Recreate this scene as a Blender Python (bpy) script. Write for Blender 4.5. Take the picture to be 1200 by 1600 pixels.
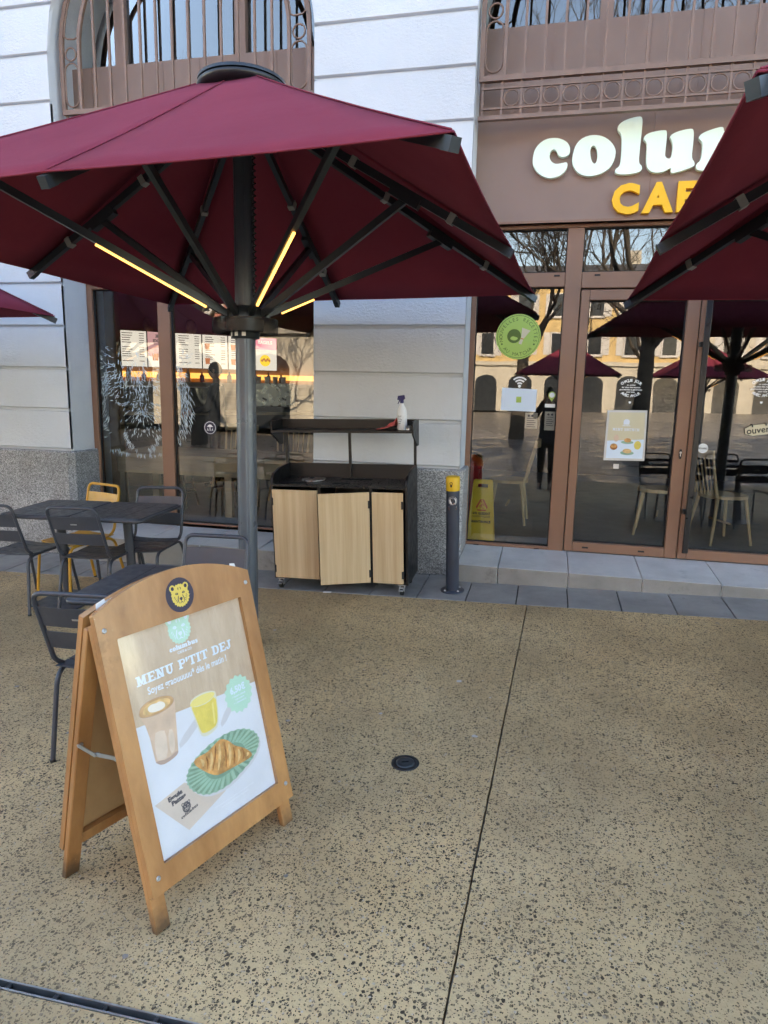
import bpy, math, random
from mathutils import Vector, Matrix
R = math.radians
random.seed(7)
scene = bpy.context.scene
for o in list(bpy.data.objects): bpy.data.objects.remove(o)
COL = scene.collection

# ------------------------------------------------------------------ camera
PITCH, ROLL, YAW = R(10.33), R(-1.21), R(-13.2)
CAMZ = 1.764
fw = Vector((math.sin(YAW)*math.cos(PITCH), math.cos(YAW)*math.cos(PITCH), -math.sin(PITCH)))
r0 = Vector((math.cos(YAW), -math.sin(YAW), 0)); d0 = fw.cross(r0)
rt = math.cos(ROLL)*r0 + math.sin(ROLL)*d0
dn = -math.sin(ROLL)*r0 + math.cos(ROLL)*d0
cd = bpy.data.cameras.new('camera'); cam = bpy.data.objects.new('camera', cd); COL.objects.link(cam)
mw = Matrix((rt, -dn, -fw)).transposed().to_4x4(); mw.translation = (0, 0, CAMZ)
cam.matrix_world = mw
cd.sensor_fit = 'VERTICAL'; cd.sensor_height = 36; cd.sensor_width = 27; cd.lens = 24.0
cd.clip_start = 0.02; cd.clip_end = 600
scene.camera = cam

# ------------------------------------------------------------------ sky, sun, exposure
SUN_EL, SUN_AZ = R(30), R(12)          # the sun stands behind the cafe building
w = bpy.data.worlds.new('World'); scene.world = w; w.use_nodes = True
nt = w.node_tree; nt.nodes.clear()
sky = nt.nodes.new('ShaderNodeTexSky'); sky.sky_type = 'NISHITA'; sky.sun_disc = False
sky.sun_elevation = SUN_EL; sky.sun_rotation = SUN_AZ; sky.altitude = 200
sky.air_density = 1.0; sky.dust_density = .4; sky.ozone_density = 1.5
hs = nt.nodes.new('ShaderNodeHueSaturation'); hs.inputs['Saturation'].default_value = 1.05
bg = nt.nodes.new('ShaderNodeBackground'); bg.inputs['Strength'].default_value = 0.14
wo = nt.nodes.new('ShaderNodeOutputWorld')
nt.links.new(sky.outputs[0], hs.inputs['Color']); nt.links.new(hs.outputs[0], bg.inputs[0]); nt.links.new(bg.outputs[0], wo.inputs[0])
sd = bpy.data.lights.new('sun', 'SUN'); sun = bpy.data.objects.new('sun', sd); COL.objects.link(sun)
sd.energy = 3.2; sd.angle = R(0.5); sd.color = (1, .94, .84)
sdir = Vector((math.sin(SUN_AZ)*math.cos(SUN_EL), math.cos(SUN_AZ)*math.cos(SUN_EL), math.sin(SUN_EL)))
sun.rotation_euler = sdir.to_track_quat('Z', 'Y').to_euler()
vs = scene.view_settings
vs.view_transform = 'Standard'; vs.look = 'None'; vs.gamma = 1; vs.use_curve_mapping = False
vs.exposure = 3.15
vs.use_white_balance = True; vs.white_balance_temperature = 8600; vs.white_balance_tint = 14
scene.render.engine = 'CYCLES'
scene.cycles.use_adaptive_sampling = True; scene.cycles.adaptive_threshold = .03; scene.cycles.adaptive_min_samples = 16
scene.cycles.max_bounces = 5; scene.cycles.diffuse_bounces = 3; scene.cycles.glossy_bounces = 3; scene.cycles.transparent_max_bounces = 8; scene.cycles.caustics_reflective = False; scene.cycles.caustics_refractive = False

# ------------------------------------------------------------------ materials
MATS = {}
def _new(name):
    m = bpy.data.materials.new(name); m.use_nodes = True; MATS[name] = m
    n = m.node_tree.nodes; b = n['Principled BSDF']
    return m, m.node_tree, n, b
def N(t, typ, **kw):
    n = t.nodes.new(typ)
    for k, v in kw.items():
        if k in n.inputs.keys(): n.inputs[k].default_value = v
        else: setattr(n, k, v)
    return n
def ramp(t, fac, stops):
    r = t.nodes.new('ShaderNodeValToRGB'); e = r.color_ramp.elements
    while len(e) < len(stops): e.new(.5)
    for el, (p, c) in zip(e, stops):
        el.position = p; el.color = (c[0], c[1], c[2], 1) if not isinstance(c, (int, float)) else (c, c, c, 1)
    t.links.new(fac, r.inputs[0]); return r.outputs[0]
def mixc(t, fac, a, b, typ='MIX'):
    m = t.nodes.new('ShaderNodeMix'); m.data_type = 'RGBA'; m.blend_type = typ
    for i, v in ((0, fac), (6, a), (7, b)):
        if hasattr(v, 'is_output'): t.links.new(v, m.inputs[i])
        elif i == 0: m.inputs[0].default_value = v
        else: m.inputs[i].default_value = (v[0], v[1], v[2], 1)
    return m.outputs[2]
def math_(t, op, a, b=0.0):
    m = t.nodes.new('ShaderNodeMath'); m.operation = op
    for i, v in ((0, a), (1, b)):
        if hasattr(v, 'is_output'): t.links.new(v, m.inputs[i])
        else: m.inputs[i].default_value = v
    return m.outputs[0]
def coords(t, scale=(1, 1, 1), kind='Object'):
    tc = t.nodes.new('ShaderNodeTexCoord'); mp = t.nodes.new('ShaderNodeMapping'); mp.inputs['Scale'].default_value = scale
    t.links.new(tc.outputs[kind], mp.inputs[0]); return mp.outputs[0]
def noise(t, co, scale, detail=4, rough=.55):
    n = t.nodes.new('ShaderNodeTexNoise'); n.inputs['Scale'].default_value = scale
    n.inputs['Detail'].default_value = detail; n.inputs['Roughness'].default_value = rough
    t.links.new(co, n.inputs['Vector']); return n.outputs[0]
def vor(t, co, scale, out=0, feature='F1', rnd=1.0):
    n = t.nodes.new('ShaderNodeTexVoronoi'); n.feature = feature; n.inputs['Scale'].default_value = scale
    n.inputs['Randomness'].default_value = rnd
    t.links.new(co, n.inputs['Vector']); return n.outputs
def bump(t, b, h, strength=.3, dist=.01, prev=None):
    n = t.nodes.new('ShaderNodeBump'); n.inputs['Strength'].default_value = strength; n.inputs['Distance'].default_value = dist
    t.links.new(h, n.inputs['Height'])
    if prev: t.links.new(prev, n.inputs['Normal'])
    t.links.new(n.outputs[0], b.inputs['Normal']); return n.outputs[0]
def plain(name, col, rough=.5, metal=0., var=.12, vscale=6., bmp=0., bscale=60., spec=.5, coat=0.):
    m, t, n, b = _new(name); co = coords(t)
    f = noise(t, co, vscale, 5)
    lo = [c*(1-var) for c in col]; hi = [min(1, c*(1+var)) for c in col]
    t.links.new(ramp(t, f, [(.3, lo), (.7, hi)]), b.inputs['Base Color'])
    t.links.new(ramp(t, noise(t, co, vscale*2.3, 3), [(.3, max(.02, rough-.08)), (.75, min(1, rough+.1))]), b.inputs['Roughness'])
    b.inputs['Metallic'].default_value = metal; b.inputs['Specular IOR Level'].default_value = spec
    b.inputs['Coat Weight'].default_value = coat
    if bmp: bump(t, b, noise(t, co, bscale, 4), bmp, .004)
    return m
def emis(name, col, s):
    m, t, n, b = _new(name); b.inputs['Base Color'].default_value = (*col, 1)
    b.inputs['Emission Color'].default_value = (*col, 1); b.inputs['Emission Strength'].default_value = s; return m
def flat(name, col, rough=.6):
    m, t, n, b = _new(name); b.inputs['Base Color'].default_value = (*col, 1); b.inputs['Roughness'].default_value = rough; return m
def wood(name, dark, light, axis=2, freq=14., rough=.45, stretch=.06, coat=0., wear=0.):
    m, t, n, b = _new(name); s = [1, 1, 1]; s[axis] = stretch
    co = coords(t, s); f = noise(t, co, freq, 6, .6); g = noise(t, co, freq*6, 4, .6)
    c = ramp(t, f, [(.28, dark), (.5, [(a+b_)/2 for a, b_ in zip(dark, light)]), (.72, light)])
    c = mixc(t, math_(t, 'MULTIPLY', g, .35), c, [d*.55 for d in dark])
    if wear:
        wn = noise(t, coords(t), 5, 6, .7); c = mixc(t, ramp(t, wn, [(.6, 0), (.8, wear)]), c, [d*.35 for d in dark])
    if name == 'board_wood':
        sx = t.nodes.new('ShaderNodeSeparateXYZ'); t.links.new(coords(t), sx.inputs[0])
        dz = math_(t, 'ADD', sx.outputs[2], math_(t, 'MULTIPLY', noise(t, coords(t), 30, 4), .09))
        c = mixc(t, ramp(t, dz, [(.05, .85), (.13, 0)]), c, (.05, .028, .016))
        ch_ = ramp(t, noise(t, coords(t), 38, 5, .7), [(.70, 0), (.74, .8)]); c = mixc(t, ch_, c, (.60, .42, .24))
    t.links.new(c, b.inputs['Base Color']); b.inputs['Roughness'].default_value = rough
    b.inputs['Coat Weight'].default_value = coat; b.inputs['Coat Roughness'].default_value = .25
    bump(t, b, g, .12, .002); return m

def make_mats():
    # exposed-aggregate concrete: ochre matrix, dark and brown chips, voids, stains
    m, t, n, b = _new('aggregate_concrete'); co = coords(t)
    base = ramp(t, noise(t, co, 1.1, 6, .6), [(.3, (.56, .385, .195)), (.5, (.655, .46, .245)), (.72, (.72, .53, .30))])
    base = mixc(t, ramp(t, noise(t, co, 55, 4, .7), [(.35, 0), (.75, .5)]), base, (.42, .295, .165))
    wco = t.nodes.new('ShaderNodeMix'); wco.data_type = 'VECTOR'; wco.inputs[0].default_value = .012
    nn = t.nodes.new('ShaderNodeTexNoise'); nn.inputs['Scale'].default_value = 60; t.links.new(co, nn.inputs['Vector'])
    t.links.new(co, wco.inputs[4]); t.links.new(nn.outputs['Color'], wco.inputs[5]); wc = wco.outputs[1]
    dens = noise(t, co, 3.2, 4, .6)
    h = None; col = base
    for sc, thr, rad, tone in ((72, .66, .40, 0), (100, .56, .42, 1), (165, .54, .42, 0)):
        v = vor(t, wc, sc)
        sep = t.nodes.new('ShaderNodeSeparateColor'); t.links.new(v['Color'], sep.inputs[0])
        thd = math_(t, 'ADD', math_(t, 'MULTIPLY', dens, -.5), thr+.27)
        on = math_(t, 'GREATER_THAN', sep.outputs[0], thd)
        ins = math_(t, 'LESS_THAN', v['Distance'], math_(t, 'ADD', math_(t, 'MULTIPLY', sep.outputs[1], .22), rad-.14))
        mk = math_(t, 'MULTIPLY', on, ins)
        if tone == 0: pc = ramp(t, sep.outputs[2], [(0, (.009, .008, .007)), (.45, (.03, .024, .02)), (.7, (.12, .088, .055)), (.97, (.32, .24, .16))])
        else: pc = ramp(t, sep.outputs[2], [(0, (.03, .025, .02)), (.4, (.16, .115, .065)), (.75, (.26, .19, .115)), (.96, (.5, .42, .33))])
        col = mixc(t, mk, col, pc)
        if h is None: h = mk
    st = ramp(t, noise(t, coords(t, (1, .7, 1)), 1.7, 7, .68), [(.46, 0), (.74, .36)])
    col = mixc(t, st, col, (.19, .135, .08), 'MIX')
    col = mixc(t, ramp(t, noise(t, coords(t, (1, .8, 1)), .62, 5, .6), [(.40, 0), (.66, .55)]), col, (.23, .158, .088))
    st2 = ramp(t, noise(t, coords(t, (.9, 1.3, 1)), 6.5, 5, .7), [(.66, 0), (.78, .5)])
    col = mixc(t, st2, col, (.075, .065, .055))
    # trodden gum and pale flecks
    v = vor(t, wc, 5.5); sep = t.nodes.new('ShaderNodeSeparateColor'); t.links.new(v['Color'], sep.inputs[0])
    gm = math_(t, 'MULTIPLY', math_(t, 'GREATER_THAN', sep.outputs[0], .5), math_(t, 'LESS_THAN', v['Distance'], math_(t, 'ADD', math_(t, 'MULTIPLY', sep.outputs[1], .07), .025)))
    col = mixc(t, math_(t, 'MULTIPLY', gm, .75), col, ramp(t, sep.outputs[2], [(.2, (.13, .13, .14)), (.55, (.34, .34, .36)), (.9, (.62, .62, .62))]))
    t.links.new(col, b.inputs['Base Color'])
    t.links.new(ramp(t, noise(t, co, 2.2, 4), [(.3, .52), (.7, .8)]), b.inputs['Roughness'])
    b.inputs['Specular IOR Level'].default_value = .25
    hh = math_(t, 'ADD', math_(t, 'MULTIPLY', h, -1.0), noise(t, co, 130, 2, .7))
    bump(t, b, hh, .55, .004)
    # grey paving stone
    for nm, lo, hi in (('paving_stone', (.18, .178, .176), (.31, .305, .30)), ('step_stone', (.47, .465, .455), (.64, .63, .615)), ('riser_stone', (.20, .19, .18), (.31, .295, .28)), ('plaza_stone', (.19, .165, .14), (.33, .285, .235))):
        m, t, n, b = _new(nm); co = coords(t)
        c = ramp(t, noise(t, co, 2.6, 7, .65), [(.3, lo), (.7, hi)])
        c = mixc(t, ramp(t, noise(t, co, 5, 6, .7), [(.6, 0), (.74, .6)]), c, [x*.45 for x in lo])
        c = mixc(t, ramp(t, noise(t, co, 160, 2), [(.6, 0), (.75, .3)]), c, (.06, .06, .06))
        if nm == 'plaza_stone':
            bt = t.nodes.new('ShaderNodeTexBrick'); bt.inputs['Scale'].default_value = 1.1; bt.inputs['Mortar Size'].default_value = .012; bt.inputs['Color1'].default_value = (1,1,1,1); bt.inputs['Color2'].default_value = (.78,.78,.78,1); bt.inputs['Mortar'].default_value = (.35,.35,.35,1)
            t.links.new(co, bt.inputs['Vector']); c = mixc(t, 1., c, bt.outputs['Color'], 'MULTIPLY')
        t.links.new(c, b.inputs['Base Color'])
        t.links.new(ramp(t, noise(t, co, 1.6, 5), [(.35, .3 if nm != 'plaza_stone' else .25), (.65, .68 if nm != 'plaza_stone' else .5)]), b.inputs['Roughness'])
        if nm != 'plaza_stone': bump(t, b, noise(t, co, 70, 5), .15, .004)
    # painted roughcast wall
    m, t, n, b = _new('wall_paint'); co = coords(t)
    c = ramp(t, noise(t, co, .9, 6, .6), [(.3, (.545, .59, .635)), (.7, (.62, .665, .715))])
    c = mixc(t, ramp(t, noise(t, coords(t, (2.5, 2.5, .35)), 2.2, 6, .7), [(.58, 0), (.8, .16)]), c, (.42, .40, .36))
    oi = t.nodes.new('ShaderNodeObjectInfo'); c = mixc(t, 1., c, ramp(t, oi.outputs['Random'], [(0, (.93, .93, .93)), (1, (1, 1, 1))]), 'MULTIPLY')
    c = mixc(t, ramp(t, noise(t, coords(t, (9, 9, .5)), 1.5, 5, .7), [(.60, 0), (.85, .14)]), c, (.30, .29, .27))
    t.links.new(c, b.inputs['Base Color']); b.inputs['Roughness'].default_value = .75
    pat = ramp(t, noise(t, co, 1.3, 4), [(.42, .12), (.68, 1)])
    hgt = math_(t, 'MULTIPLY', noise(t, coords(t, (1, 1, 1.7)), 34, 6, .62), pat)
    hgt = math_(t, 'ADD', hgt, math_(t, 'MULTIPLY', noise(t, co, 150, 3), .12))
    bump(t, b, hgt, .8, .012)
    # granite
    m, t, n, b = _new('granite'); co = coords(t)
    v = vor(t, co, 170); sep = t.nodes.new('ShaderNodeSeparateColor'); t.links.new(v['Color'], sep.inputs[0])
    c = ramp(t, sep.outputs[0], [(0, (.06, .062, .066)), (.3, (.19, .195, .205)), (.6, (.34, .35, .36)), (.95, (.55, .555, .56))])
    c = mixc(t, ramp(t, noise(t, co, 2.5, 6, .65), [(.4, 0), (.75, .55)]), c, (.11, .105, .10))
    t.links.new(c, b.inputs['Base Color']); b.inputs['Roughness'].default_value = .6
    bump(t, b, noise(t, co, 90, 4), .35, .006)
    # glazing: mostly see-through, part mirror
    m = bpy.data.materials.new('glazing'); m.use_nodes = True; MATS['glazing'] = m; t = m.node_tree; t.nodes.clear()
    out = t.nodes.new('ShaderNodeOutputMaterial'); mx = t.nodes.new('ShaderNodeMixShader')
    tr = t.nodes.new('ShaderNodeBsdfTransparent'); tr.inputs[0].default_value = (.90, .94, .93, 1)
    gl = t.nodes.new('ShaderNodeBsdfGlossy'); gl.inputs['Roughness'].default_value = .0
    lw = t.nodes.new('ShaderNodeFresnel'); lw.inputs[0].default_value = 1.5
    f = math_(t, 'ADD', math_(t, 'MULTIPLY', lw.outputs[0], 1.0), .10)
    co = coords(t); bn = t.nodes.new('ShaderNodeBump'); bn.inputs['Strength'].default_value = .006; bn.inputs['Distance'].default_value = .05
    t.links.new(noise(t, co, 1.6, 2), bn.inputs['Height']); t.links.new(bn.outputs[0], gl.inputs['Normal'])
    t.links.new(f, mx.inputs[0]); t.links.new(tr.outputs[0], mx.inputs[1]); t.links.new(gl.outputs[0], mx.inputs[2]); t.links.new(mx.outputs[0], out.inputs[0])
    # canopy fabric: woven, lets some light through
    m = bpy.data.materials.new('maroon_fabric'); m.use_nodes = True; MATS['maroon_fabric'] = m; t = m.node_tree; t.nodes.clear()
    out = t.nodes.new('ShaderNodeOutputMaterial'); mx = t.nodes.new('ShaderNodeMixShader'); mx.inputs[0].default_value = .07
    co = coords(t); c = ramp(t, noise(t, co, 1.5, 5), [(.3, (.225, .034, .060)), (.7, (.272, .045, .074))])
    c = mixc(t, ramp(t, noise(t, co, 7, 5, .7), [(.66, 0), (.8, .12)]), c, (.30, .08, .11))
    df = t.nodes.new('ShaderNodeBsdfPrincipled'); df.inputs['Roughness'].default_value = .9; df.inputs['Specular IOR Level'].default_value = .12
    tl = t.nodes.new('ShaderNodeBsdfTranslucent'); tl.inputs[0].default_value = (.24, .012, .022, 1)
    bn = t.nodes.new('ShaderNodeBump'); bn.inputs['Strength'].default_value = .45; bn.inputs['Distance'].default_value = .018
    t.links.new(math_(t, 'ADD', noise(t, co, 4, 3), math_(t, 'MULTIPLY', noise(t, co, 240, 2), .1)), bn.inputs['Height'])
    t.links.new(bn.outputs[0], df.inputs['Normal'])
    t.links.new(c, df.inputs['Base Color']); t.links.new(df.outputs[0], mx.inputs[1]); t.links.new(tl.outputs[0], mx.inputs[2]); t.links.new(mx.outputs[0], out.inputs[0])
    # clear smoky plastic
    m = bpy.data.materials.new('smoky_plastic'); m.use_nodes = True; MATS['smoky_plastic'] = m; t = m.node_tree; t.nodes.clear()
    out = t.nodes.new('ShaderNodeOutputMaterial'); mx = t.nodes.new('ShaderNodeMixShader'); mx.inputs[0].default_value = .25
    tr = t.nodes.new('ShaderNodeBsdfTransparent'); tr.inputs[0].default_value = (.45, .44, .43, 1)
    gl = t.nodes.new('ShaderNodeBsdfPrincipled'); gl.inputs['Base Color'].default_value = (.09, .09, .095, 1); gl.inputs['Roughness'].default_value = .2
    t.links.new(tr.outputs[0], mx.inputs[1]); t.links.new(gl.outputs[0], mx.inputs[2]); t.links.new(mx.outputs[0], out.inputs[0])

    plain('frame_brown', (.245, .122, .076), .42, var=.08, vscale=3)
    plain('fascia_mauve', (.235, .148, .116), .5, var=.06, vscale=2, bmp=.05)
    plain('iron_mauve', (.205, .125, .094), .5, var=.12, vscale=8, bmp=.15, bscale=40)
    plain('umbrella_metal', (.045, .055, .065), .38, .5, var=.15)
    plain('pole_metal', (.075, .093, .118), .34, .3, var=.12, vscale=4)
    plain('chair_paint', (.040, .046, .060), .42, var=.12, vscale=9, bmp=.1, bscale=300)
    plain('yellow_paint', (.56, .27, .022), .45, var=.1)
    plain('table_paint', (.036, .040, .049), .42, var=.25, vscale=12, bmp=.08, bscale=90)
    plain('black_laminate', (.0045, .005, .0065), .38, var=.3, vscale=7)
    plain('counter_black', (.007, .008, .011), .3, var=.6, vscale=25, bmp=.2, bscale=60)
    plain('steel', (.55, .55, .56), .3, 1., var=.08)
    plain('galvanised', (.42, .44, .46), .38, .9, var=.15, vscale=20)
    plain('rubber', (.015, .015, .016), .75)
    plain('grey_plastic', (.30, .31, .31), .5)
    plain('bollard_blue', (.024, .033, .055), .4, var=.15, coat=.2)
    plain('bollard_yellow', (.66, .40, .015), .42, var=.08)
    plain('void_black', (.004, .004, .004), .9)
    plain('cast_iron', (.035, .037, .04), .5, .6, var=.3, vscale=30, bmp=.3)
    plain('black_bar', (.01, .011, .013), .35, var=.2)
    plain('tan_wall', (.33, .205, .10), .7, var=.06)
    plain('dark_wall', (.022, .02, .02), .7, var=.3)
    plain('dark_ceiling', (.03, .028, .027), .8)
    plain('cafe_tile', (.20, .215, .23), .5, var=.08, vscale=2)
    plain('yellow_stucco', (.60, .43, .20), .8, var=.1, vscale=.6)
    plain('pink_stucco', (.50, .20, .16), .8, var=.1, vscale=.6)
    plain('pale_stone', (.50, .46, .38), .8, var=.12, vscale=.8)
    plain('roof_slate', (.10, .10, .105), .7, var=.2)
    plain('window_dark', (.03, .035, .04), .15)
    plain('shutter', (.55, .53, .50), .6)
    plain('bark', (.085, .07, .055), .9, var=.35, vscale=3, bmp=.5, bscale=20)
    plain('red_plastic', (.42, .016, .016), .3, var=.1)
    plain('sign_yellow', (.70, .48, .012), .45, var=.06)
    plain('pink_cloth', (.62, .12, .11), .9, var=.1, vscale=30)
    plain('bottle_white', (.72, .76, .80), .3, var=.04)
    plain('bottle_blue', (.012, .014, .12), .35)
    plain('cloth_black', (.012, .012, .014), .85, var=.3, bmp=.2)
    plain('cloth_navy', (.02, .022, .032), .85, var=.3, bmp=.2)
    plain('skin', (.52, .30, .22), .55, var=.06)
    plain('hair_dark', (.02, .013, .01), .6)
    plain('paper', (.74, .74, .73), .7, var=.04)
    plain('salmon_fabric', (.45, .17, .13), .8)
    plain('bread', (.40, .24, .09), .7, var=.3, vscale=20)
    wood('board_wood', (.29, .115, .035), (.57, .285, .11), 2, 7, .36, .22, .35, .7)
    wood('board_back', (.42, .25, .12), (.56, .36, .19), 2, 4, .5, .5, .1, .3)
    wood('pale_oak', (.50, .34, .19), (.68, .52, .33), 2, 26, .5, .03)
    wood('beech', (.50, .36, .20), (.66, .51, .32), 2, 12, .5, .1)
    wood('grey_oak', (.26, .205, .13), (.42, .345, .24), 0, 9, .5, .06)
    wood('print_wood', (.50, .36, .25), (.66, .52, .39), 2, 16, .35, .05)
    emis('led_warm', (1.0, .50, .13), .48)
    emis('shelf_glow', (1.0, .50, .13), .22)
    emis('letter_white', (.62, .78, .69), .03)
    emis('letter_edge', (.60, .72, .66), .015)
    emis('letter_yellow', (.85, .44, .010), .012)
    emis('screen_white', (.80, .82, .84), .12)
    emis('screen_mauve', (.36, .22, .26), .2)
    emis('screen_pink', (.75, .28, .42), .16)
    emis('screen_print', (.12, .12, .13), .08)
    emis('screen_brown', (.40, .14, .06), .16)
    emis('screen_yellow', (.85, .62, .06), .16)
    emis('terminal_blue', (.03, .06, .9), .5)
    for nm, c in dict(print_white=(.70, .74, .80), print_table=(.63, .66, .72), print_bluewhite=(.62, .73, .84), print_mint=(.40, .66, .54), print_latte=(.62, .44, .33), print_coffee=(.56, .33, .16),
        print_foam=(.78, .72, .64), print_facet=(.66, .53, .43), print_glass=(.42, .30, .25), print_juice=(.76, .60, .12), print_juicetop=(.78, .66, .22), print_pale=(.66, .64, .50),
        print_plate=(.225, .40, .30), print_plate2=(.15, .30, .215), print_plate3=(.30, .48, .37), print_crust=(.56, .27, .085), print_crust2=(.36, .13, .03), print_crust3=(.68, .42, .18), print_napkin=(.57, .48, .42),
        print_dark=(.05, .05, .07), print_ink=(.022, .018, .045), print_gold=(.68, .50, .10), decal_blue=(.62, .76, .82), decal_green=(.36, .52, .11), decal_darkgreen=(.08, .14, .02),
        decal_white=(.80, .82, .82), sign_red=(.62, .10, .015), sign_black=(.01, .01, .01), tag_cream=(.60, .53, .36), print_shadow=(.55, .55, .585), print_orange=(.6, .25, .03)).items(): flat(nm, c, .45)
    for nm, c, v_, sc in (('print_latte',(.60,.43,.32),.16,14),('print_coffee',(.52,.30,.14),.3,22),('print_juice',(.76,.60,.13),.16,16),('print_plate',(.24,.42,.32),.18,20),('print_plate2',(.155,.30,.215),.2,20),('print_crust',(.55,.27,.09),.45,30),('print_crust2',(.34,.125,.03),.4,40),('print_crust3',(.70,.45,.20),.25,40),('print_napkin',(.58,.49,.43),.08,8),('print_table',(.63,.66,.72),.07,5),('print_facet',(.66,.53,.43),.12,20)): plain(nm, c, .45, var=v_, vscale=sc)
    m = bpy.data.materials.new('clear_sheet'); m.use_nodes = True; MATS['clear_sheet'] = m; t = m.node_tree; t.nodes.clear()
    out = t.nodes.new('ShaderNodeOutputMaterial'); mx = t.nodes.new('ShaderNodeMixShader'); mx.inputs[0].default_value = .06
    tr = t.nodes.new('ShaderNodeBsdfTransparent'); gl = t.nodes.new('ShaderNodeBsdfGlossy'); gl.inputs['Roughness'].default_value = .12
    t.links.new(tr.outputs[0], mx.inputs[1]); t.links.new(gl.outputs[0], mx.inputs[2]); t.links.new(mx.outputs[0], out.inputs[0])
    MATS['glow_frame'] = MATS['screen_white']
make_mats()

# ------------------------------------------------------------------ mesh helpers
def glevel(x, y):
    return .027*max(-12, min(12, x)) + .0396*max(-2.5, min(8, y))
class MB:
    def __init__(s, mat=None): s.v = []; s.f = []; s.m = []; s.mat = mat; s.sm = []; s.smooth = False; s.T = None
    def add(s, vs_, fs):
        o = len(s.v)
        for p in vs_:
            p = Vector(p); s.v.append(s.T @ p if s.T else p)
        for f in fs: s.f.append([i+o for i in f]); s.m.append(s.mat); s.sm.append(s.smooth)
        return s
    def box(s, x0, x1, y0, y1, z0, z1, bv=0.):
        if bv <= 0:
            return s.add([(x0,y0,z0),(x1,y0,z0),(x1,y1,z0),(x0,y1,z0),(x0,y0,z1),(x1,y0,z1),(x1,y1,z1),(x0,y1,z1)],
                         [(3,2,1,0),(4,5,6,7),(0,1,5,4),(1,2,6,5),(2,3,7,6),(3,0,4,7)])
        b = bv; V = []; idx = {}
        X, Y, Z = (x0, x1), (y0, y1), (z0, z1)
        for i in (0,1):
            for j in (0,1):
                for k in (0,1):
                    sx, sy, sz = 1-2*i, 1-2*j, 1-2*k
                    for a in range(3):
                        p = [X[i]+sx*b, Y[j]+sy*b, Z[k]+sz*b]; p[a] = (X[i], Y[j], Z[k])[a]
                        idx[i,j,k,a] = len(V); V.append(p)
        F = []
        for a in range(3):
            for e in (0,1):
                c = []
                for (p,q) in ((0,0),(1,0),(1,1),(0,1)):
                    t = [0,0,0]; t[a] = e; o = [q_ for q_ in range(3) if q_ != a]; t[o[0]] = p; t[o[1]] = q; c.append(idx[t[0],t[1],t[2],a])
                F.append(c)
        for a in range(3):       # edges along axis a
            o = [q_ for q_ in range(3) if q_ != a]
            for p in (0,1):
                for q in (0,1):
                    t0 = [0,0,0]; t0[o[0]] = p; t0[o[1]] = q; t1 = list(t0); t1[a] = 1
                    F.append([idx[(*t0,o[0])], idx[(*t1,o[0])], idx[(*t1,o[1])], idx[(*t0,o[1])]])
        for i in (0,1):
            for j in (0,1):
                for k in (0,1): F.append([idx[i,j,k,0], idx[i,j,k,1], idx[i,j,k,2]])
        return s.add(V, F)
    def bar(s, p, q, w, h, up=(0,0,1)):
        p, q = Vector(p), Vector(q); d = (q-p).normalized(); u = Vector(up)
        if abs(d.dot(u)) > .98: u = Vector((0,1,0))
        a = d.cross(u).normalized(); b = a.cross(d)
        V = [c + a*sx*w/2 + b*sy*h/2 for c in (p,q) for sx,sy in ((-1,-1),(1,-1),(1,1),(-1,1))]
        return s.add(V, [(3,2,1,0),(4,5,6,7),(0,1,5,4),(1,2,6,5),(2,3,7,6),(3,0,4,7)])
    def tube(s, pts, r, n=8, cap=True, closed=False):
        pts = [Vector(p) for p in pts]; m = len(pts); rs = r if isinstance(r, (list,tuple)) else [r]*m
        V = []; prev = None; sm = s.smooth; s.smooth = True
        for i, p in enumerate(pts):
            if closed: d = pts[(i+1) % m]-pts[i-1]
            else: d = pts[min(i+1, m-1)]-pts[max(i-1, 0)]
            d.normalize()
            if prev is None:
                u = Vector((0,0,1)) if abs(d.z) < .9 else Vector((1,0,0)); a = d.cross(u).normalized()
            else:
                a = prev - d*prev.dot(d); a.normalize()
            prev = a; b = d.cross(a)
            for k in range(n):
                t = 2*math.pi*k/n; V.append(p + (a*math.cos(t)+b*math.sin(t))*rs[i])
        F = []
        for i in range(m if closed else m-1):
            j = (i+1) % m
            for k in range(n): F.append((i*n+k, i*n+(k+1)%n, j*n+(k+1)%n, j*n+k))
        s.add(V, F)
        s.smooth = sm
        if cap and not closed:
            s.add(V[:n], [tuple(range(n))[::-1]]); s.add(V[-n:], [tuple(range(n))])
        return s
    def lathe(s, prof, n=24, c=(0,0,0), smooth=True):
        V = []; F = []; m = len(prof)
        for r, z in prof:
            for k in range(n):
                t = 2*math.pi*k/n; V.append((c[0]+r*math.cos(t), c[1]+r*math.sin(t), c[2]+z))
        for i in range(m-1):
            for k in range(n): F.append((i*n+k, i*n+(k+1)%n, (i+1)*n+(k+1)%n, (i+1)*n+k))
        sm = s.smooth; s.smooth = smooth; s.add(V, F); s.smooth = False
        if prof[0][0] > 1e-6: s.add(V[:n], [tuple(range(n))[::-1]])
        if prof[-1][0] > 1e-6: s.add(V[-n:], [tuple(range(n))])
        s.smooth = sm; return s
    def poly(s, pts, M3):            # flat polygon through mapping M3(x,z)->3d
        return s.add([M3(*p) for p in pts], [tuple(range(len(pts)))])
    def prism(s, pts, y0, y1, plane='xz'):
        n = len(pts)
        if plane == 'xz': V = [(x,y0,z) for x,z in pts]+[(x,y1,z) for x,z in pts]
        elif plane == 'xy': V = [(x,y,y0) for x,y in pts]+[(x,y,y1) for x,y in pts]
        else: V = [(y0,a,b) for a,b in pts]+[(y1,a,b) for a,b in pts]
        F = [tuple(range(n)), tuple(range(n,2*n))[::-1]]+[(i,i+n,(i+1)%n+n,(i+1)%n) for i in range(n)]
        return s.add(V, F)
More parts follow.
